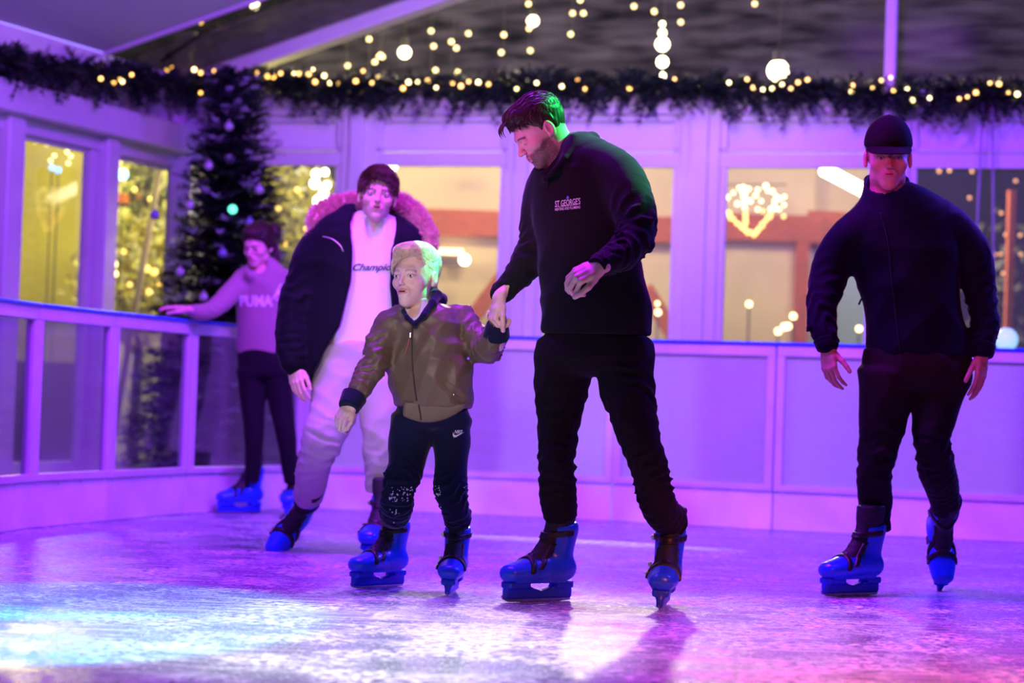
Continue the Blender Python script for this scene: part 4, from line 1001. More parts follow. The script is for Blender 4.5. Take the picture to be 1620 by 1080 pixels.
# ------------------------------------------------------------------ cloth
M_hoodie = mat('black_hoodie_cotton', (.013, .012, .014), .88, bump=.25, bscale=220, sheen=.10, spec=.08)
M_blacktr = mat('black_jeans', (.015, .011, .012), .85, bump=.25, bscale=160, sheen=.05, spec=.08)
M_olive2 = mat('olive_brown_nylon', (.135, .100, .055), .46, bump=.9, bscale=13, sheen=.05, spec=.35, noise=.10, nscale=12)
M_navy = mat('dark_navy_jersey', (.010, .012, .035), .8, bump=.2, bscale=180, sheen=.2, spec=.08)
M_navyj = mat('navy_softshell', (.003, .004, .012), .75, bump=.12, bscale=90, sheen=.08, spec=.08)
M_parka = mat('black_parka_fabric', (.005, .006, .010), .7, bump=.2, bscale=60, sheen=.08, spec=.08)
M_white = mat('white_cotton', (.80, .78, .80), .8, bump=.2, bscale=120)
M_jog = mat('pale_grey_beige_joggers', (.50, .45, .44), .85, bump=.2, bscale=120, noise=.06, nscale=6)
M_beige = mat('dusty_pink_beige_hoodie', (.36, .25, .25), .85, bump=.2, bscale=120, sheen=.2)
M_legg = mat('black_leggings', (.012, .010, .014), .7, sheen=.1, spec=.08)
M_hairb = mat('dark_brown_hair', (.045, .022, .014), .42, noise=.3, nscale=60)
M_hairl = mat('blond_hair', (.86, .68, .50), .40, noise=.25, nscale=70)
M_hairt = mat('reddish_brown_hair', (.10, .035, .022), .42, noise=.3, nscale=60)
M_fur = mat('fawn_fur_trim', (.75, .45, .36), .7, noise=.2, nscale=50)
M_cap = mat('black_cap_cotton', (.008, .009, .007), .85, bump=.25, bscale=150, spec=.08)
M_zip = mat('zip_metal', (.42, .38, .35), .35, 1.0)
M_zipd = mat('dark_zip_tape', (.03, .022, .018), .6)
M_red = mat('red_brown_zip_pull', (.35, .10, .07), .6)
M_printw = mat('white_print', (.85, .85, .88), .6)
M_printk = mat('dark_navy_print', (.05, .03, .06), .6)
M_printb = mat('blue_print', (.10, .28, .75), .6)
M_snow = mat('snow_crumbs', (.85, .88, .92), .6)

# ================================================================== tall man in the black hoodie
m = Figure(8.16, (945, 955), 'tall bearded man in black hoodie looking down and holding the boy by the hand'); w = (.90, -.43, 0)
T1 = m.rows([(905, 248, .02, 38, 38), (915, 272, 0, 74, 50), (920, 310, 0, 86, 56), (926, 370, 0, 84, 58), (934, 430, 0, 86, 60), (941, 480, 0, 92, 64), (944, 510, 0, 92, 62), (944, 528, 0, 86, 58)])
AR = m.rows([(884, 272, .06, 32), (866, 300, .10, 36), (852, 350, .14, 31), (846, 388, .12, 29), (828, 425, .10, 26), (808, 450, .10, 21), (791, 466, .10, 17)])
AL = m.rows([(945, 258, -.04, 34), (978, 278, -.10, 38), (999, 320, -.16, 37), (1007, 368, -.22, 33), (990, 396, -.28, 29), (966, 412, -.34, 24), (950, 418, -.38, 19)])
RL = m.rows([(898, 550, .05, 50, 50), (889, 600, .05, 46, 46), (885, 650, .04, 38, 38), (882, 700, .02, 32, 32), (881, 735, 0, 30, 30), (883, 780, .03, 30, 30), (883, 826, .05, 27, 28)])
LL = m.rows([(985, 550, -.04, 50, 50), (990, 600, -.08, 46, 46), (1003, 660, -.14, 38, 38), (1017, 710, -.17, 33, 33), (1029, 745, -.16, 31, 31), (1042, 800, -.10, 30, 30), (1050, 836, -.08, 29, 29)])
PV = m.rows([(941, 518, 0, 80, 50), (941, 545, 0, 88, 56), (941, 565, 0, 93, 58), (941, 580, 0, 86, 52)])
PO = [(G(862, 951), (-.80, -.60, 0), (0.02, 0, 1), 1.03), (G(1050, 960), (-.16, -.98, 0), (0.04, 0, 1), 1.03)]; RL[-1][:3] = boot_top(*PO[0]); LL[-1][:3] = boot_top(*PO[1])
m.head(856, 207, 0, (-.78, -.20, -.60), (-.52, -.15, .80), 1.03, dict(skin='light', beard=.9, closed=True, brow=(.04, .02, .012), jaw=1.04), m.J(900, 268, .03), .062)
def hood_fn(p):
    d = tube(p, T1, w, 3); d = smin(d, tube(p, AR, w, 3, bunch=[(.35, .12, .009, .045, .4), (.55, .07, .007, .028, 1.2)]), .030)
    d = smin(d, tube(p, AL, w, 3, bunch=[(.40, .14, .012, .055, 1.0), (.58, .08, .008, .034, 2.2)]), .028)
    d = d - .0055 * folds(p, 1.0, 2.0) * np.clip((1.55 - p[:, 2]) / .3, .25, 1)
    # bunched hood and collar
    hd = cap_(p, m.J(918, 230, .05), m.J(944, 246, .03), .044, .050); hd = smin(hd, cap_(p, m.J(944, 248, -.02), m.J(906, 268, -.11), .036, .014), .03)
    hd = smin(hd, cap_(p, m.J(908, 219, -.05), m.J(936, 222, .06), .020, .034), .012)
    co = ring_tube(p, [m.J(862, 284, -.09), m.J(876, 272, -.115), m.J(893, 252, -.105), m.J(905, 230, -.06), m.J(914, 222, .05), m.J(904, 240, .12), m.J(880, 262, .10), m.J(862, 284, -.0), m.J(862, 284, -.09)], [.009, .012, .015, .020, .026, .026, .022, .012, .009])
    d = smin(d, smin(hd, co, .018), .022)
    d = smax(d, -cap_(p, m.J(862, 240, -.01), m.J(886, 262, .01), .066, .060), .008)
    rib = tube(p, m.rows([(944, 512, 0, 90, 61), (944, 527, 0, 90, 60)]), w, 1)
    return smin(cut(d, p, m.J(944, 529), (0, 0, -1), .01), cut(cut(rib, p, m.J(944, 529), (0, 0, -1), .006), p, m.J(944, 505), (0, 0, 1), .01), .004)
ho = m.garment('hoodie', hood_fn, [T1, AR, AL], .0065, M_hoodie)
def cuffs(fig, specs, M, parent, w, name='cuff'):
    for S in specs:
        Rr = fig.rows(S); q0, q1 = np.array(Rr[0][:3]), np.array(Rr[-1][:3]); dd = unit(q1 - q0)
        def fn(p): 
            d = tube(p, Rr, w, 2) - .0012 * np.sin(np.arctan2((p - A3(q0)) @ A3(unit(np.cross(dd, (0, 0, 1)))), (p - A3(q0)) @ A3(np.cross(unit(np.cross(dd, (0, 0, 1))), dd))) * 26)
            return cut(cut(d, p, q1, dd, .003), p, q0, -dd, .003)
        lo, hi = bounds([Rr], .06); V, F = surfnet(fn, lo, hi, .004, 1); mesh(name, V, F, M, parent)
cuffs(m, [[(797, 461, .10, 18), (786, 470, .10, 15)], [(956, 416, -.37, 20), (942, 424, -.41, 17)]], M_hoodie, ho, w)
def trouser_fn(RL, LL, PV, w, b1, b2, fs=.004, seed=0, bl=.03):
    def fn(p):
        a = tube(p, RL, w, 3, bunch=b1, endround=.3); b = tube(p, LL, w, 3, bunch=b2, endround=.3); d = smin(a, b, .012); d = smin(d, tube(p, PV, w, 2, endround=.3), bl)
        return d - fs * folds(p, .8, seed)
    return fn
b1 = [(.47, .12, .010, .038, .5), (.26, .12, .007, .07, 1.5), (.76, .07, .009, .028, 2.0)]; b2 = [(.50, .13, .011, .040, 1.5), (.2, .12, .008, .08, .5), (.80, .09, .011, .030, .3)]
m.garment('jeans', trouser_fn(RL, LL, PV, w, b1, b2, .0035, 1.0), [RL, LL, PV], .0065, M_blacktr)
for q in PO: skate(m, *q)
Hm1 = hand_caps(m.J(790, 469, .07), (-.26, -.10, -.96), (-.90, -.40, .20), (.25, -.95, -.1), .185, (58, 74, 40), 30, 2, (0, 4, 8, 12), 24, back=AR[-3][:3]); m.hand(Hm1)
Hm2 = hand_caps(m.J(950, 420, -.40), (-.86, -.20, -.42), (-.30, -.80, .55), (-.35, -.35, -.85), .20, (38, 40, 20), 25, 3, (22, 14, 4, 0), 30, back=AL[-3][:3]); m.hand(Hm2)
m.body([T1, AR, AL, RL, LL, PV], w)
tr = m.tr['hoodie']
print_text(m, ho, tr, "ST GEORGE'S", 878, 315, 918, 325, M_printw, 'chest_lettering', tilt=-5, bold=.01)
print_text(m, ho, tr, "HEATING AND PLUMBING", 878, 327, 918, 331.5, M_printw, 'chest_small_lettering', tilt=-4, bold=.012)
seam(m, ho, tr, [(878, 327), (898, 325.5), (918, 322.5)], .0008, M_printw, 'chest_line', 0)
dr = np.array([[0, 0, 0], [.5, .2, 0], [.62, .55, 0], [.1, 1.3, 0], [-.35, .6, 0], [-.35, .2, 0]]); print_shape(m, ho, tr, dr, [(0, 1, 2, 3, 4, 5)], 896, 309, 900.5, 315, M_printb, 'droplet_emblem')
for X, y0, y1 in ((868, 280, 300),): seam(m, ho, tr, [(866, 281), (867, 290), (865, 299)], .0022, M_hoodie, 'drawstring', .004)
seam(m, ho, tr, [(915, 500), (920, 470), (930, 455)], .0018, M_hoodie, 'pocket_edge', .001)
def flow_m(p): 
    f = np.zeros_like(p); top = np.clip((p[:, 2] - .05) / .04, 0, 1); f[:, 1] = top * 1.0 - (1 - top) * .35; f[:, 2] = -(1 - top) * 1.0 - .15; f[:, 0] = .35 * top; return f
hb = hair_base(.015, .003, front=.030, hl=((-.12, -.066), (-.08, -.062), (-.035, -.030), (-.022, .010), (.006, .018), (.016, -.004), (.030, .018), (.045, .05), (.07, .066), (.11, .076)))
ex = [((-.02 + .012 * k, .085, .098), (-.02 + .014 * k, .135, .092), (-.015 + .013 * k, .128 + .004 * (k % 2), .052 + .004 * (k % 3)), .0045) for k in range(5)]
m.hair(hb, flow_m, M_hairb, 2600, .024, 3, reg=lambda V: V[:, 2] > .055, r=.0012, lift=.30, jit=.30, extra=ex)

# ================================================================== boy
b = Figure(8.40, (655, 940), 'blond boy in olive brown bomber jacket holding the hand of the tall man'); w = (.95, -.30, 0)
T1 = b.rows([(659, 500, .02, 32, 28), (662, 512, 0, 58, 40), (667, 540, 0, 67, 46), (674, 580, 0, 71, 50), (682, 615, 0, 72, 52), (684, 638, 0, 68, 48)])
AL = b.rows([(632, 508, 0, 27), (612, 520, -.02, 28), (600, 550, -.04, 27), (585, 585, -.08, 25), (568, 615, -.12, 21), (557, 634, -.14, 16)])
AR = b.rows([(705, 505, .02, 27), (728, 508, .03, 29), (748, 530, .0, 28), (768, 550, -.05, 27), (781, 540, -.11, 25), (786, 522, -.14, 20)])
RL = b.rows([(655, 665, 0, 38), (648, 700, 0, 34), (642, 740, -.03, 30), (630, 772, -.06, 27), (627, 800, -.03, 27), (627, 842, 0, 24)])
LL = b.rows([(713, 668, 0, 33), (714, 700, -.01, 30), (714, 740, -.03, 27), (713, 775, -.05, 28), (720, 805, -.03, 24), (721, 846, -.02, 22)])
PV = b.rows([(684, 640, 0, 56, 38), (684, 655, 0, 62, 40), (684, 670, 0, 60, 38)])
PO = [(G(607, 929), (-.68, -.73, 0), (0, 0, 1), .90), (G(716, 939), (-.10, -.99, 0), (.02, 0, 1), .90)]; RL[-1][:3] = boot_top(*PO[0]); LL[-1][:3] = boot_top(*PO[1])
b.head(657, 440, 0, (-.46, -.87, .04), (.02, .10, 1), 1.0, dict(skin='pink', jaw=.82, nose=.78, open=.30, lip=(.66, .26, .24), brow=(.30, .18, .10), browk=.55, iris=(.16, .14, .16), gaze=(.08, 1, 0)), b.J(662, 508, .02), .043)
def jk(p):
    d = tube(p, T1, w, 3); d = smin(d, tube(p, AL, w, 3, bunch=[(.16, .08, .006, .04, 2.5), (.27, .07, .006, .030, 1.1), (.37, .05, .007, .022, .4)]), .026)
    d = smin(d, tube(p, AR, w, 3, bunch=[(.12, .07, .007, .035, 2.2), (.24, .07, .009, .030, .5), (.33, .05, .008, .022, 1.9)]), .020)
    d = d - .0105 * folds(p, .95, 5.0) - .0045 * folds(p, .45, 2.0)
    d = smax(d, -cap_(p, b.J(657, 465, -.02), b.J(658, 497, -.06), .058, .040), .008)
    return cut(d, p, b.J(684, 645), (0, 0, -1), .016)
jo = b.garment('bomber_jacket', jk, [T1, AL, AR], .0055, M_olive2)
HB = b.rows([(683, 632, 0, 70, 54), (682, 646, -.002, 70, 56), (681, 656, -.004, 68, 56), (680, 668, -.006, 64, 55)])
def hem(p):
    d = tube(p, HB, w, 2); d = d - .0022 * np.sin((p @ A3(w)) * 210)
    zf = (p[:, 0] - b.J(676, 655)[0]); d = smax(d, (b.J(676, 668)[2] + 2.9 * zf ** 2) - p[:, 2], .006); return cut(d, p, b.J(684, 636), (0, 0, 1), .006)
b.garment('jacket_hem', hem, [HB], .005, M_olive2, parent=jo)
cuffs(b, [[(561, 626, -.13, 21), (551, 645, -.165, 17)], [(785, 532, -.13, 22), (787, 512, -.165, 17)]], M_navy, jo, w)
def colr(p):
    d = ring_tube(p, [b.J(656, 513, -.135), b.J(670, 499, -.125), b.J(684, 480, -.07), b.J(690, 468, .0), b.J(684, 464, .07), b.J(660, 468, .11), b.J(638, 478, .06), b.J(635, 488, -.04), b.J(643, 502, -.11), b.J(656, 513, -.135)], [.009, .012, .017, .024, .027, .026, .018, .012, .010, .009])
    d = smin(d, cap_(p, b.J(690, 470, .05), b.J(698, 473, .10), .026, .024), .012); return smin(d, ell(p, b.J(674, 478, .13), (.080, .040, .030)), .02) - .0012 * np.sin(p[:, 0] * 110 + p[:, 2] * 60)
b.garment('hood_collar', colr, [[list(b.J(660, 485, 0)) + [0, 0]], [list(b.J(690, 480, .1)) + [0, 0]]], .005, M_navy, pad=.16, parent=jo)
TS = b.rows([(657, 488, -.005, 26, 26), (659, 505, -.02, 38, 30)])
b.garment('white_undershirt', lambda p: smax(tube(p, TS, w, 2), -cap_(p, b.J(651, 478, -.05), b.J(652, 492, -.07), .036, .030), .006), [TS], .005, M_white)
b1 = [(.26, .06, .010, .032, .5), (.40, .08, .007, .026, 1.5)]; b2 = [(.27, .06, .010, .030, 1.5), (.40, .08, .008, .024, .3)]
to = b.garment('joggers', trouser_fn(RL, LL, PV, w, b1, b2, .004, 3.0), [RL, LL, PV], .0055, M_navy)
for q in PO: skate(b, *q)
Hb1 = hand_caps(b.J(556, 640, -.155), (-.55, -.35, -.75), (-.35, -.80, .35), (.55, -.60, -.5), .150, (48, 50, 30), 35, 2, (0, 4, 8, 10), 28, back=AL[-3][:3]); b.hand(Hb1, 'pink')
Hb2 = hand_caps(b.J(785, 520, -.135), (-.02, .12, .97), (.85, -.40, 0), (-.3, -.9, .1), .115, (70, 78, 50), 50, 1, (0, 3, 6, 8), 14, back=AR[-3][:3]); b.hand(Hb2, 'pink')
b.body([T1, AR, AL, RL, LL, PV], w, 'pink', .78)
tr = b.tr['bomber_jacket']
seam(b, jo, tr, [(653, 512), (652, 545), (653, 580), (656, 610), (659, 634)], .0032, M_zipd, 'zip')
seam(b, jo, b.tr['jacket_hem'], [(662, 640), (664, 650), (666, 664)], .0032, M_zipd, 'zip')
q = surf(tr, 649, 530, .006); mb = MB(); mb.box(q, (.003, 0, 0), (0, .002, 0), (0, 0, .010), .001); mb.build('zip_slider', M_zip, jo)
seam(b, jo, tr, [(648, 535), (645, 547), (641, 560)], [.0032] * 13, M_red, 'zip_pull', .006)
seam(b, jo, tr, [(705, 600), (700, 608), (718, 624), (742, 634)], .0018, M_olive2, 'pocket_flap_edge', .001)
seam(b, jo, tr, [(704, 601), (722, 613), (746, 622)], .0018, M_olive2, 'pocket_flap_edge', .001)
q = surf(tr, 718, 624, .001); mb = MB(); mb.ball(q, .0055, 10, 6, (1, .5, 1)); mb.build('snap_button', M_zip, jo, smooth=True)
seam(b, jo, tr, [(620, 590), (623, 605), (624, 625)], .0018, M_olive2, 'pocket_edge', .001)
tt = b.tr['joggers']
sw = [(0, 1.0), (-.12, .62), (.05, .30), (.45, .28), (2.0, 1.02), (.60, .62), (.36, .56), (.10, .72)]
print_shape(b, to, tt, np.array([(x, y, 0) for x, y in sw]), [(0, 1, 7), (1, 2, 6, 7), (2, 3, 5, 6), (3, 4, 5)], 716, 683, 735, 691.5, M_printw, 'curved_tick_emblem')
print_text(b, to, tt, "NIKE", 719, 680, 732, 685.5, M_printw, 'thigh_lettering', .3, bold=.02)
rn = random.Random(5); mb = MB()
for (x, y, sx, sy, n) in ((633, 782, 13, 12, 26), (645, 776, 8, 6, 18), (620, 785, 8, 5, 12), (692, 778, 5, 10, 16), (698, 815, 3, 14, 12), (625, 815, 8, 12, 8), (738, 770, 4, 14, 6)):
    for k in range(n):
        q = surf(tt, x + rn.uniform(-sx, sx), y + rn.uniform(-sy, sy), .0005)
        if q is not None: mb.ball(q, rn.uniform(.0015, .0035), 5, 4)
so = mb.build('snow_crumbs', M_snow, to); so['kind'] = 'stuff'
def flow_b(p):
    f = np.zeros_like(p); top = np.clip((p[:, 2] - .045) / .04, 0, 1); f[:, 0] = -.95 * top + .0; f[:, 1] = .75 * top - (1 - top) * .2; f[:, 2] = -.25 * top - (1 - top); return f
def flow_b2(p):
    f = np.zeros_like(p); top = np.clip((p[:, 2] - .02) / .05, 0, 1); back = np.clip((-.02 - p[:, 1]) / .05, 0, 1) * top; lf = np.clip((p[:, 0] + .045) / .05, 0, 1)
    f[:, 0] = (.55 + .45 * (1 - lf)) * top * (1 - back) + p[:, 0] * 6 * back; f[:, 1] = .85 * lf * top * (1 - back) - .5 * back - (1 - top) * .25; f[:, 2] = (-.30 * lf + .25 * (1 - lf)) * top - (1 - top) - .9 * back; return f
hb = hair_base(.012, .002, front=.024, streak=.0008, dirn=(.3, 1), hl=((-.12, -.050), (-.08, -.045), (-.035, -.005), (-.012, .022), (.02, .032), (.040, .056), (.065, .070), (.11, .076)))
b.hair(hb, flow_b2, M_hairl, 9000, .056, 5, reg=lambda V: V[:, 2] > .058, r=.0010, lift=.02, jit=.10, seg=7, off=.011)

# ================================================================== teenager in the parka
t = Figure(10.2, (560, 880), 'teenager in a black parka with fur trimmed hood over a white shirt'); w = (.97, .22, 0)
J1 = t.rows([(592, 352, .02, 40, 34), (585, 378, 0, 86, 48), (577, 420, 0, 84, 56), (568, 480, 0, 84, 60), (563, 540, 0, 86, 62), (562, 610, 0, 86, 62)])
AL = t.rows([(525, 378, 0, 36), (507, 396, 0, 38), (488, 440, 0, 37), (470, 495, -.02, 34), (465, 540, -.06, 29), (466, 572, -.09, 23)])
AR = t.rows([(640, 385, .02, 34), (655, 420, .04, 36), (664, 480, .06, 33), (668, 540, 0, 27), (668, 580, -.05, 22)])
SH = t.rows([(590, 352, -.02, 26, 24), (588, 376, 0, 62, 38), (582, 430, 0, 64, 44), (572, 500, 0, 68, 48), (564, 553, 0, 64, 46)])
RL = t.rows([(540, 590, 0, 46), (530, 640, -.05, 40), (513, 690, -.10, 34), (497, 735, -.02, 29), (487, 788, .12, 24)])
LL = t.rows([(600, 600, 0, 42), (605, 660, -.04, 36), (603, 720, -.03, 29), (598, 772, .02, 23)])
PV = t.rows([(565, 545, 0, 64, 46), (568, 575, 0, 68, 46), (568, 605, 0, 62, 42)])
t.head(597, 312, -.05, (.10, -.98, .06), (.07, .12, 1), 1.03, dict(skin='light', jaw=.90, open=.45, lip=(.6, .2, .2), brow=(.06, .025, .018), gaze=(0, 1, .05)), t.J(590, 372, .03), .056)
zl = [t.J(0, y)[2] for y in (620, 540, 500, 430, 380, 340)]
def opening(p):
    xl = np.interp(p[:, 2], zl, [t.J(x, 500)[0] for x in (478, 518, 541, 555, 560, 556)]); xr = np.interp(p[:, 2], zl, [t.J(x, 500)[0] for x in (660, 640, 628, 616, 616, 622)])
    return np.maximum(np.maximum(xl - p[:, 0], p[:, 0] - xr), p[:, 1] - A3(t.J(570, 480))[1] - .06)
def pk(p):
    d = tube(p, J1, w, 3); d = smax(d, -(tube(p, J1, w, 3) + .028), .006)
    d = smax(d, -opening(p), .014)
    d = smin(d, tube(p, AL, w, 3, bunch=[(.30, .14, .008, .07, .5), (.55, .10, .007, .045, 2)]), .03); d = smin(d, tube(p, AR, w, 3, bunch=[(.30, .14, .008, .07, .5)]), .03)
    hd = ell(p, t.J(592, 352, .20), (.24, .10, .11)); hd = smax(hd, -ell(p, t.J(594, 335, .08), (.13, .16, .17)), .02); d = smin(d, hd, .03)
    d = d - .007 * folds(p, 1.2, 9.0)
    return cut(d, p, t.J(562, 616), (0, 0, -1), .012)
po_ = t.garment('parka', pk, [J1, AL, AR], .0085, M_parka, pad=.16)
furp = [t.J(x, y, z) for x, y, z in ((497, 372, -.04), (500, 350, .0), (510, 335, .05), (532, 325, .10), (560, 320, .15), (600, 316, .18), (636, 322, .15), (655, 335, .10), (668, 352, .05), (677, 372, .0), (681, 392, -.04))]
furr = [.018, .030, .036, .036, .034, .032, .034, .034, .032, .030, .020]
V, F = surfnet(lambda p: ring_tube(p, furp, furr) - .004 * np.sin(p[:, 0] * 130 + p[:, 2] * 110), np.min(furp, 0) - .08, np.max(furp, 0) + .08, .009)
N = normals(V, F); rs = np.random.RandomState(2); ii = rs.choice(len(V), 14000); SV, SF = strands(V, N, ii, lambda p: rs.randn(*p.shape) * .8 + np.array([0, -.2, -.4]), .032, rs, seg=3, r=.0011, lift=1.3, jit=.4)
mesh('fur_trim', np.concatenate([V, SV]), np.concatenate([F, SF + len(V)]), M_fur, po_)
sh = t.garment('t_shirt', lambda p: cut(smax(tube(p, SH, w, 3) - .005 * folds(p, 1.1, 4), -cap_(p, t.J(593, 350, -.10), t.J(592, 378, -.14), .045, .040), .008), p, t.J(564, 556), (-.12, 0, -1), .008), [SH], .0075, M_white)
b1 = [(.42, .12, .007, .05, .5), (.60, .06, .008, .034, 1.2)]; tj = t.garment('joggers', trouser_fn(RL, LL, PV, w, b1, b1, .006, 7.0), [RL, LL, PV], .008, M_jog)
def skate_ankle(fig, A, f, up, sc):
    R = frame(f, up) * sc; O = np.array(A) - R @ np.array([0, -.05, .27]); return skate(fig, O, f, up, sc)
skate_ankle(t, t.J(486, 790, .12), (-.46, -.62, -.66), (.30, -.70, .58), 1.03)
skate(t, G(597, 884), (-.22, -.97, 0), (.02, .05, 1), 1.03)
Ht = hand_caps(t.J(466, 576, -.09), (.16, -.30, -.94), (-.5, -.85, .1), (.85, -.5, .1), .19, (16, 22, 15), 15, 3, (0, 3, 6, 9), 22, back=AL[-3][:3]); t.hand(Ht)
t.body([J1, AR, AL, RL, LL, PV], w, 'light', .62)
seam(t, po_, t.tr['parka'], [(510, 374), (525, 378), (538, 388), (543, 398)], .0035, M_zip, 'pocket_zip')
tr = t.tr['t_shirt']
print_text(t, sh, tr, "Champion", 558, 417, 628, 431, M_printk, 'chest_lettering', .45, bold=.022)
def flow_t(p):
    f = np.zeros_like(p); top = np.clip((p[:, 2] - .03) / .05, 0, 1); f[:, 0] = -.75 * top; f[:, 1] = .8 * top - (1 - top) * .2; f[:, 2] = -.20 - (1 - top) * .6; return f
hb = hair_base(.016, .007, front=.034, streak=.0014, hl=((-.12, -.055), (-.08, -.050), (-.035, -.01), (-.012, .010), (.025, .012), (.045, .046), (.07, .070), (.11, .078)))
t.hair(hb, flow_t, M_hairt, 5000, .028, 8, reg=lambda V: V[:, 2] > .03, r=.0012, lift=.2, jit=.3, off=.016)

# ================================================================== girl at the barrier
g = Figure(13.35, (415, 812), 'girl in a dusty beige hoodie resting one hand on the rink barrier'); w = (.97, -.2, 0)
T1 = g.rows([(408, 425, .0, 20, 18), (414, 440, 0, 44, 28), (417, 480, 0, 47, 31), (417, 520, 0, 45, 31), (418, 552, 0, 43, 29), (418, 568, 0, 38, 26)])
AL = g.rows([(384, 445, -.02, 18), (368, 462, -.08, 18), (350, 480, -.16, 17), (332, 492, -.24, 15), (314, 493, -.32, 13), (301, 490, -.37, 10)])
AR = g.rows([(450, 446, .0, 19), (466, 485, .04, 17), (472, 530, .02, 14), (474, 560, -.02, 11)])
RL = g.rows([(398, 585, 0, 23), (400, 640, 0, 20), (402, 690, -.02, 16), (399, 760, .02, 12)])
LL = g.rows([(437, 585, 0, 23), (445, 640, 0, 20), (453, 690, -.02, 16), (461, 762, .04, 12)])
PV = g.rows([(417, 555, 0, 42, 28), (417, 575, 0, 43, 30), (418, 592, 0, 40, 28)])
g.head(409, 389, -.03, (-.42, -.86, -.28), (-.05, -.20, 1), 1.02, dict(skin='light', jaw=1.0, nose=.85, brow=(.03, .012, .012), gaze=(0, 1, -.2), lip=(.6, .2, .22)), g.J(412, 436, .02), .050)
def gh(p):
    d = tube(p, T1, w, 3); d = smin(d, tube(p, AL, w, 3, bunch=[(.3, .15, .006, .05, 1)]), .03); d = smin(d, tube(p, AR, w, 3), .03)
    hd = smin(cap_(p, g.J(396, 436, -.10), g.J(424, 430, .10), .035, .06), cap_(p, g.J(424, 430, .10), g.J(432, 440, -.02), .055, .04), .03); d = smin(d, hd, .03)
    d = smax(d, -cap_(p, g.J(406, 415, -.06), g.J(409, 432, -.04), .055, .050), .012)
    return cut(d - .007 * folds(p, 1.3, 6), p, g.J(418, 571), (0, 0, -1), .01)
go = g.garment('hoodie', gh, [T1, AL, AR], .010, M_beige, pad=.14)
g.garment('leggings', trouser_fn(RL, LL, PV, w, (), (), .002, 2), [RL, LL, PV], .010, M_legg)
skate(g, G(386, 812.5), (-.78, -.62, 0), (0, 0, 1), 1.0); skate(g, G(464, 815), (-.15, -.98, 0), (0, 0, 1), 1.0)
Hg = hand_caps(g.J(300, 489, -.375), (-.92, .05, .10), (0, -.25, 1), (.1, -1, 0), .18, (8, 12, 14), 8, 5, (0, 2, 4, 6), 30, back=AL[-3][:3]); g.hand(Hg)
g.body([T1, AR, AL, RL, LL, PV], w, 'light', .74)
tr = g.tr['hoodie']
print_text(g, go, tr, "PUMA", 379, 467, 432, 485, M_printw, 'chest_lettering', bold=.05)
cat_ = [(0, .15), (.25, .30), (.5, .55), (.8, .9), (1.0, 1.0), (.95, .85), (.78, .68), (.85, .5), (.95, .2), (.85, .18), (.72, .42), (.55, .38), (.6, .1), (.5, .08), (.42, .32), (.2, .15)]
print_shape(g, go, tr, np.array([(x, y, 0) for x, y in cat_]), [tuple(range(len(cat_)))], 428, 447, 446, 476, M_printw, 'leaping_cat_emblem')
def flow_g(p):
    f = np.zeros_like(p); f[:, 1] = -1; f[:, 2] = -.3; return f
hb = hair_base(.020, .016, front=.020, streak=.0016, hl=((-.12, -.060), (-.08, -.055), (-.035, -.04), (-.012, -.02), (.025, .005), (.045, .035), (.07, .062), (.11, .074)))
rs = random.Random(1); ex = []
for k in range(40):
    a, r_ = rs.uniform(0, 6.28), rs.uniform(0, .016); x, z = r_ * math.cos(a), r_ * math.sin(a)
    ex.append(((-.05 + x, -.085, .03 + z), (-.105 + x * 1.8, -.08 + rs.uniform(-.01, .01), -.05 + z), (-.085 + x * 1.6, .015 + rs.uniform(-.02, .01), -.225 + rs.uniform(-.03, .02)), .0085))
def hbg(p): return smin(hb(p), ell(p, (-.04, -.085, .065), (.06, .05, .055)), .012)
g.hair(hbg, flow_g, M_hairb, 2500, .05, 9, reg=lambda V: V[:, 2] > .0, r=.0014, lift=.05, jit=.1, extra=ex, h=.005)

# ================================================================== man in the black cap
c = Figure(9.0, (1430, 940), 'man in black cap and dark navy jacket skating at the right'); w = (.98, -.18, 0)
T1 = c.rows([(1404, 316, .0, 38, 32), (1412, 340, 0, 74, 46), (1424, 374, 0, 92, 54), (1436, 420, 0, 85, 56), (1441, 480, 0, 77, 54), (1450, 530, 0, 80, 56), (1455, 562, 0, 82, 54)])
AL = c.rows([(1370, 352, 0, 31), (1346, 370, .0, 32), (1322, 405, .02, 31), (1309, 440, .02, 30), (1301, 480, -.02, 27), (1303, 520, -.07, 23), (1308, 545, -.10, 18)])
AR = c.rows([(1462, 343, 0, 32), (1500, 360, 0, 35), (1532, 390, .0, 32), (1546, 430, .0, 29), (1556, 490, -.02, 25), (1556, 535, -.06, 22), (1554, 558, -.08, 19)])
RL = c.rows([(1404, 590, 0, 48), (1400, 640, 0, 42), (1391, 700, -.02, 33), (1384, 745, -.03, 30), (1384, 790, .02, 27), (1386, 836, .04, 25)])
LL = c.rows([(1490, 590, 0, 48), (1481, 640, -.03, 38), (1474, 690, -.06, 31), (1480, 735, .0, 30), (1490, 770, .12, 28), (1495, 803, .22, 23)])
PV = c.rows([(1450, 555, 0, 82, 54), (1450, 580, 0, 86, 56), (1450, 605, 0, 80, 50)])
c.head(1405, 250, -.02, (-.10, -.98, -.10), (-.02, -.08, 1), 1.13, dict(skin='warm', jaw=.98, brow=(.06, .03, .02), gaze=(0, 1, -.05), lip=(.5, .2, .18)), c.J(1404, 322, .03), .060)
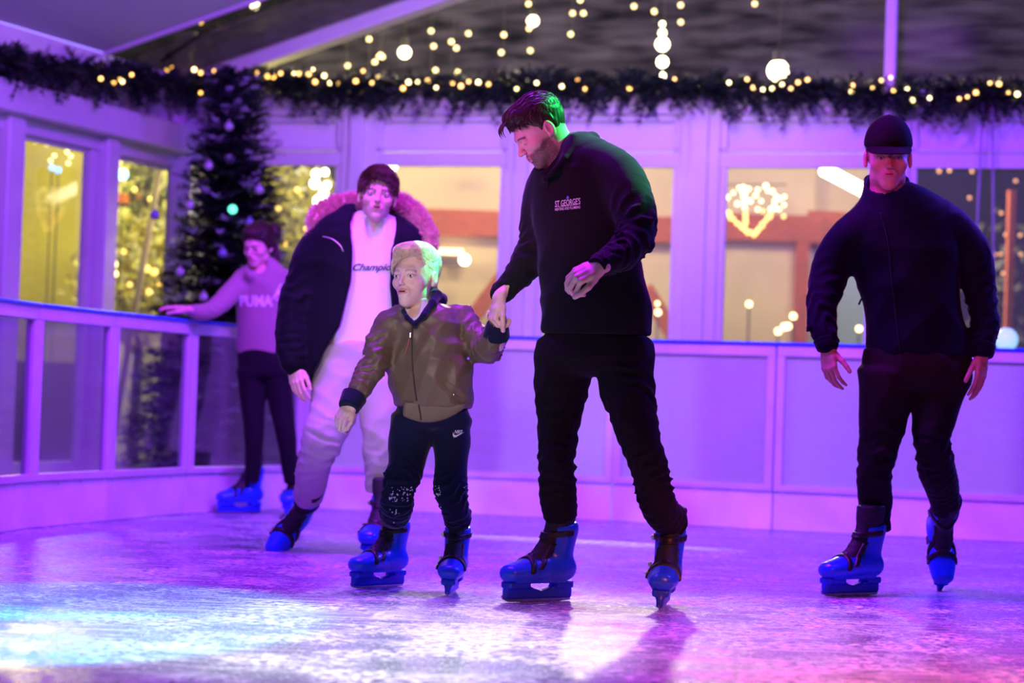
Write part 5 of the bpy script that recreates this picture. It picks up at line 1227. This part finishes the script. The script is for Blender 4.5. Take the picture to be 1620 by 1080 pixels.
def cj(p):
    d = tube(p, T1, w, 3); d = smin(d, tube(p, AL, w, 3, bunch=[(.42, .16, .008, .07, 1), (.60, .06, .006, .035, 1)]), .03); d = smin(d, tube(p, AR, w, 3, bunch=[(.42, .16, .007, .075, 2), (.62, .07, .005, .04, 1)]), .03)
    d = d - .006 * folds(p, 1.3, 8)
    co = tube(p, c.rows([(1403, 320, .0, 42, 38), (1403, 295, .01, 37, 36), (1402, 272, .04, 38, 37)]), (1, 0, 0), 3)
    co = smax(co, -(co + .012), .003); co = cut(co, p, c.J(1403, 290, .0), (-.10, -.50, 1), .006); co = smax(co, -cap_(p, c.J(1392, 312, -.16), c.J(1392, 270, -.16), .016, .060), .008)
    d = smin(d, co, .012); d = smax(d, -cap_(p, c.J(1403, 265, -.03), c.J(1402, 302, -.02), .084, .068), .006)
    return cut(d, p, c.J(1455, 567), (.05, 0, -1), .012)
co_ = c.garment('jacket', cj, [T1, AL, AR], .0075, M_navyj, pad=.14)
cuffs(c, [[(1306, 536, -.09, 20), (1310, 552, -.105, 17)], [(1555, 545, -.07, 21), (1553, 563, -.085, 18)]], M_navyj, co_, w)
mb = MB(); q = c.J(1283, 519, -.09); mb.box(q, (.018, 0, .004), (0, .01, 0), (0, 0, .012), .003); mb.build('cuff_tab', M_navyj, co_)
seam(c, co_, c.tr['jacket'], [(1393, 335), (1405, 380), (1411, 440), (1418, 500), (1425, 558)], .0032, M_navyj, 'zip', .001)
q = c.J(1362, 474, -.10); mb = MB(); mb.tube([q + Vector((.012, 0, .012)) if isinstance(q, Vector) else Vector(q) + Vector((.012, 0, .014)), Vector(q), Vector(q) + Vector((-.008, 0, -.02))], .004, 6); mb.build('zip_pull', M_navyj, co_)
b1 = [(.36, .10, .007, .040, .5), (.62, .06, .007, .030, 2.0)]; b2 = [(.38, .12, .009, .045, 1.5), (.58, .07, .007, .034, .3)]
c.garment('cargo_trousers', trouser_fn(RL, LL, PV, w, b1, b2, .0055, 4), [RL, LL, PV], .0075, M_blacktr)
skate(c, G(1355, 942), (-.80, -.60, 0), (0.03, 0, 1), 1.03); skate_ankle(c, c.J(1496, 808, .24), (.02, -.50, -.86), (0, -.86, .50), 1.03)
Hc1 = hand_caps(c.J(1309, 550, -.10), (.06, -.30, -.95), (-.75, -.65, .1), (.9, -.4, .1), .19, (20, 26, 18), 10, 5, (0, 3, 6, 9), 42, back=AL[-3][:3]); c.hand(Hc1, 'warm')
Hc2 = hand_caps(c.J(1554, 562, -.08), (-.08, -.25, -.96), (.75, -.65, .1), (-.9, -.4, .1), .19, (12, 14, 10), 8, 4, (0, 2, 4, 6), 30, back=AR[-3][:3]); c.hand(Hc2, 'warm')
c.body([T1, AR, AL, RL, LL, PV], w, 'warm', .80)
hb = hair_base(.004, .004, hl=((-.12, -.050), (-.08, -.045), (-.035, -.005), (-.010, .010), (.02, .022), (.03, .06), (.11, .2)))
c.hair(hb, flow_m, M_hairb, 700, .008, 3, r=.0012, lift=.2, jit=.2)
def capf(p):
    d = smin(ell(p, (0, -.012, .052), (.087, .108, .090)), ell(p, (0, -.01, .085), (.070, .085, .070)), .02); d = cut(d, p, (0, 0, .040), (0, -.10, -1), .004)
    return d - .0012 * np.cos(np.arctan2(p[:, 0], p[:, 1]) * 6) ** 12 * 0 + .0012 * (np.abs(np.sin(np.arctan2(p[:, 0], p[:, 1] + .01) * 3)) < .05)
V, F = surfnet(capf, (-.12, -.15, .0), (.12, .13, .18), .004); cp_ = mesh('cap', c.toW(V), F, M_cap, c.root)
def brim(p):
    z0 = .044 - .42 * (p[:, 1] - .08) - 3.2 * p[:, 0] ** 2; d = np.abs(p[:, 2] - z0) - .0028; r_ = np.sqrt((p[:, 0] / .080) ** 2 + ((p[:, 1] - .065) / .092) ** 2) - 1
    return smax(smax(d, r_ * .08, .003), .055 - p[:, 1], .004)
V, F = surfnet(brim, (-.12, .03, -.06), (.12, .19, .09), .0035); mesh('cap_brim', c.toW(V), F, M_cap, cp_)
mb = MB(); mb.ball((0, -.012, .152), .009, 10, 8, (1, 1, .6)); mesh('cap_button', c.toW(np.array(mb.V)), mb.F, M_cap, cp_)
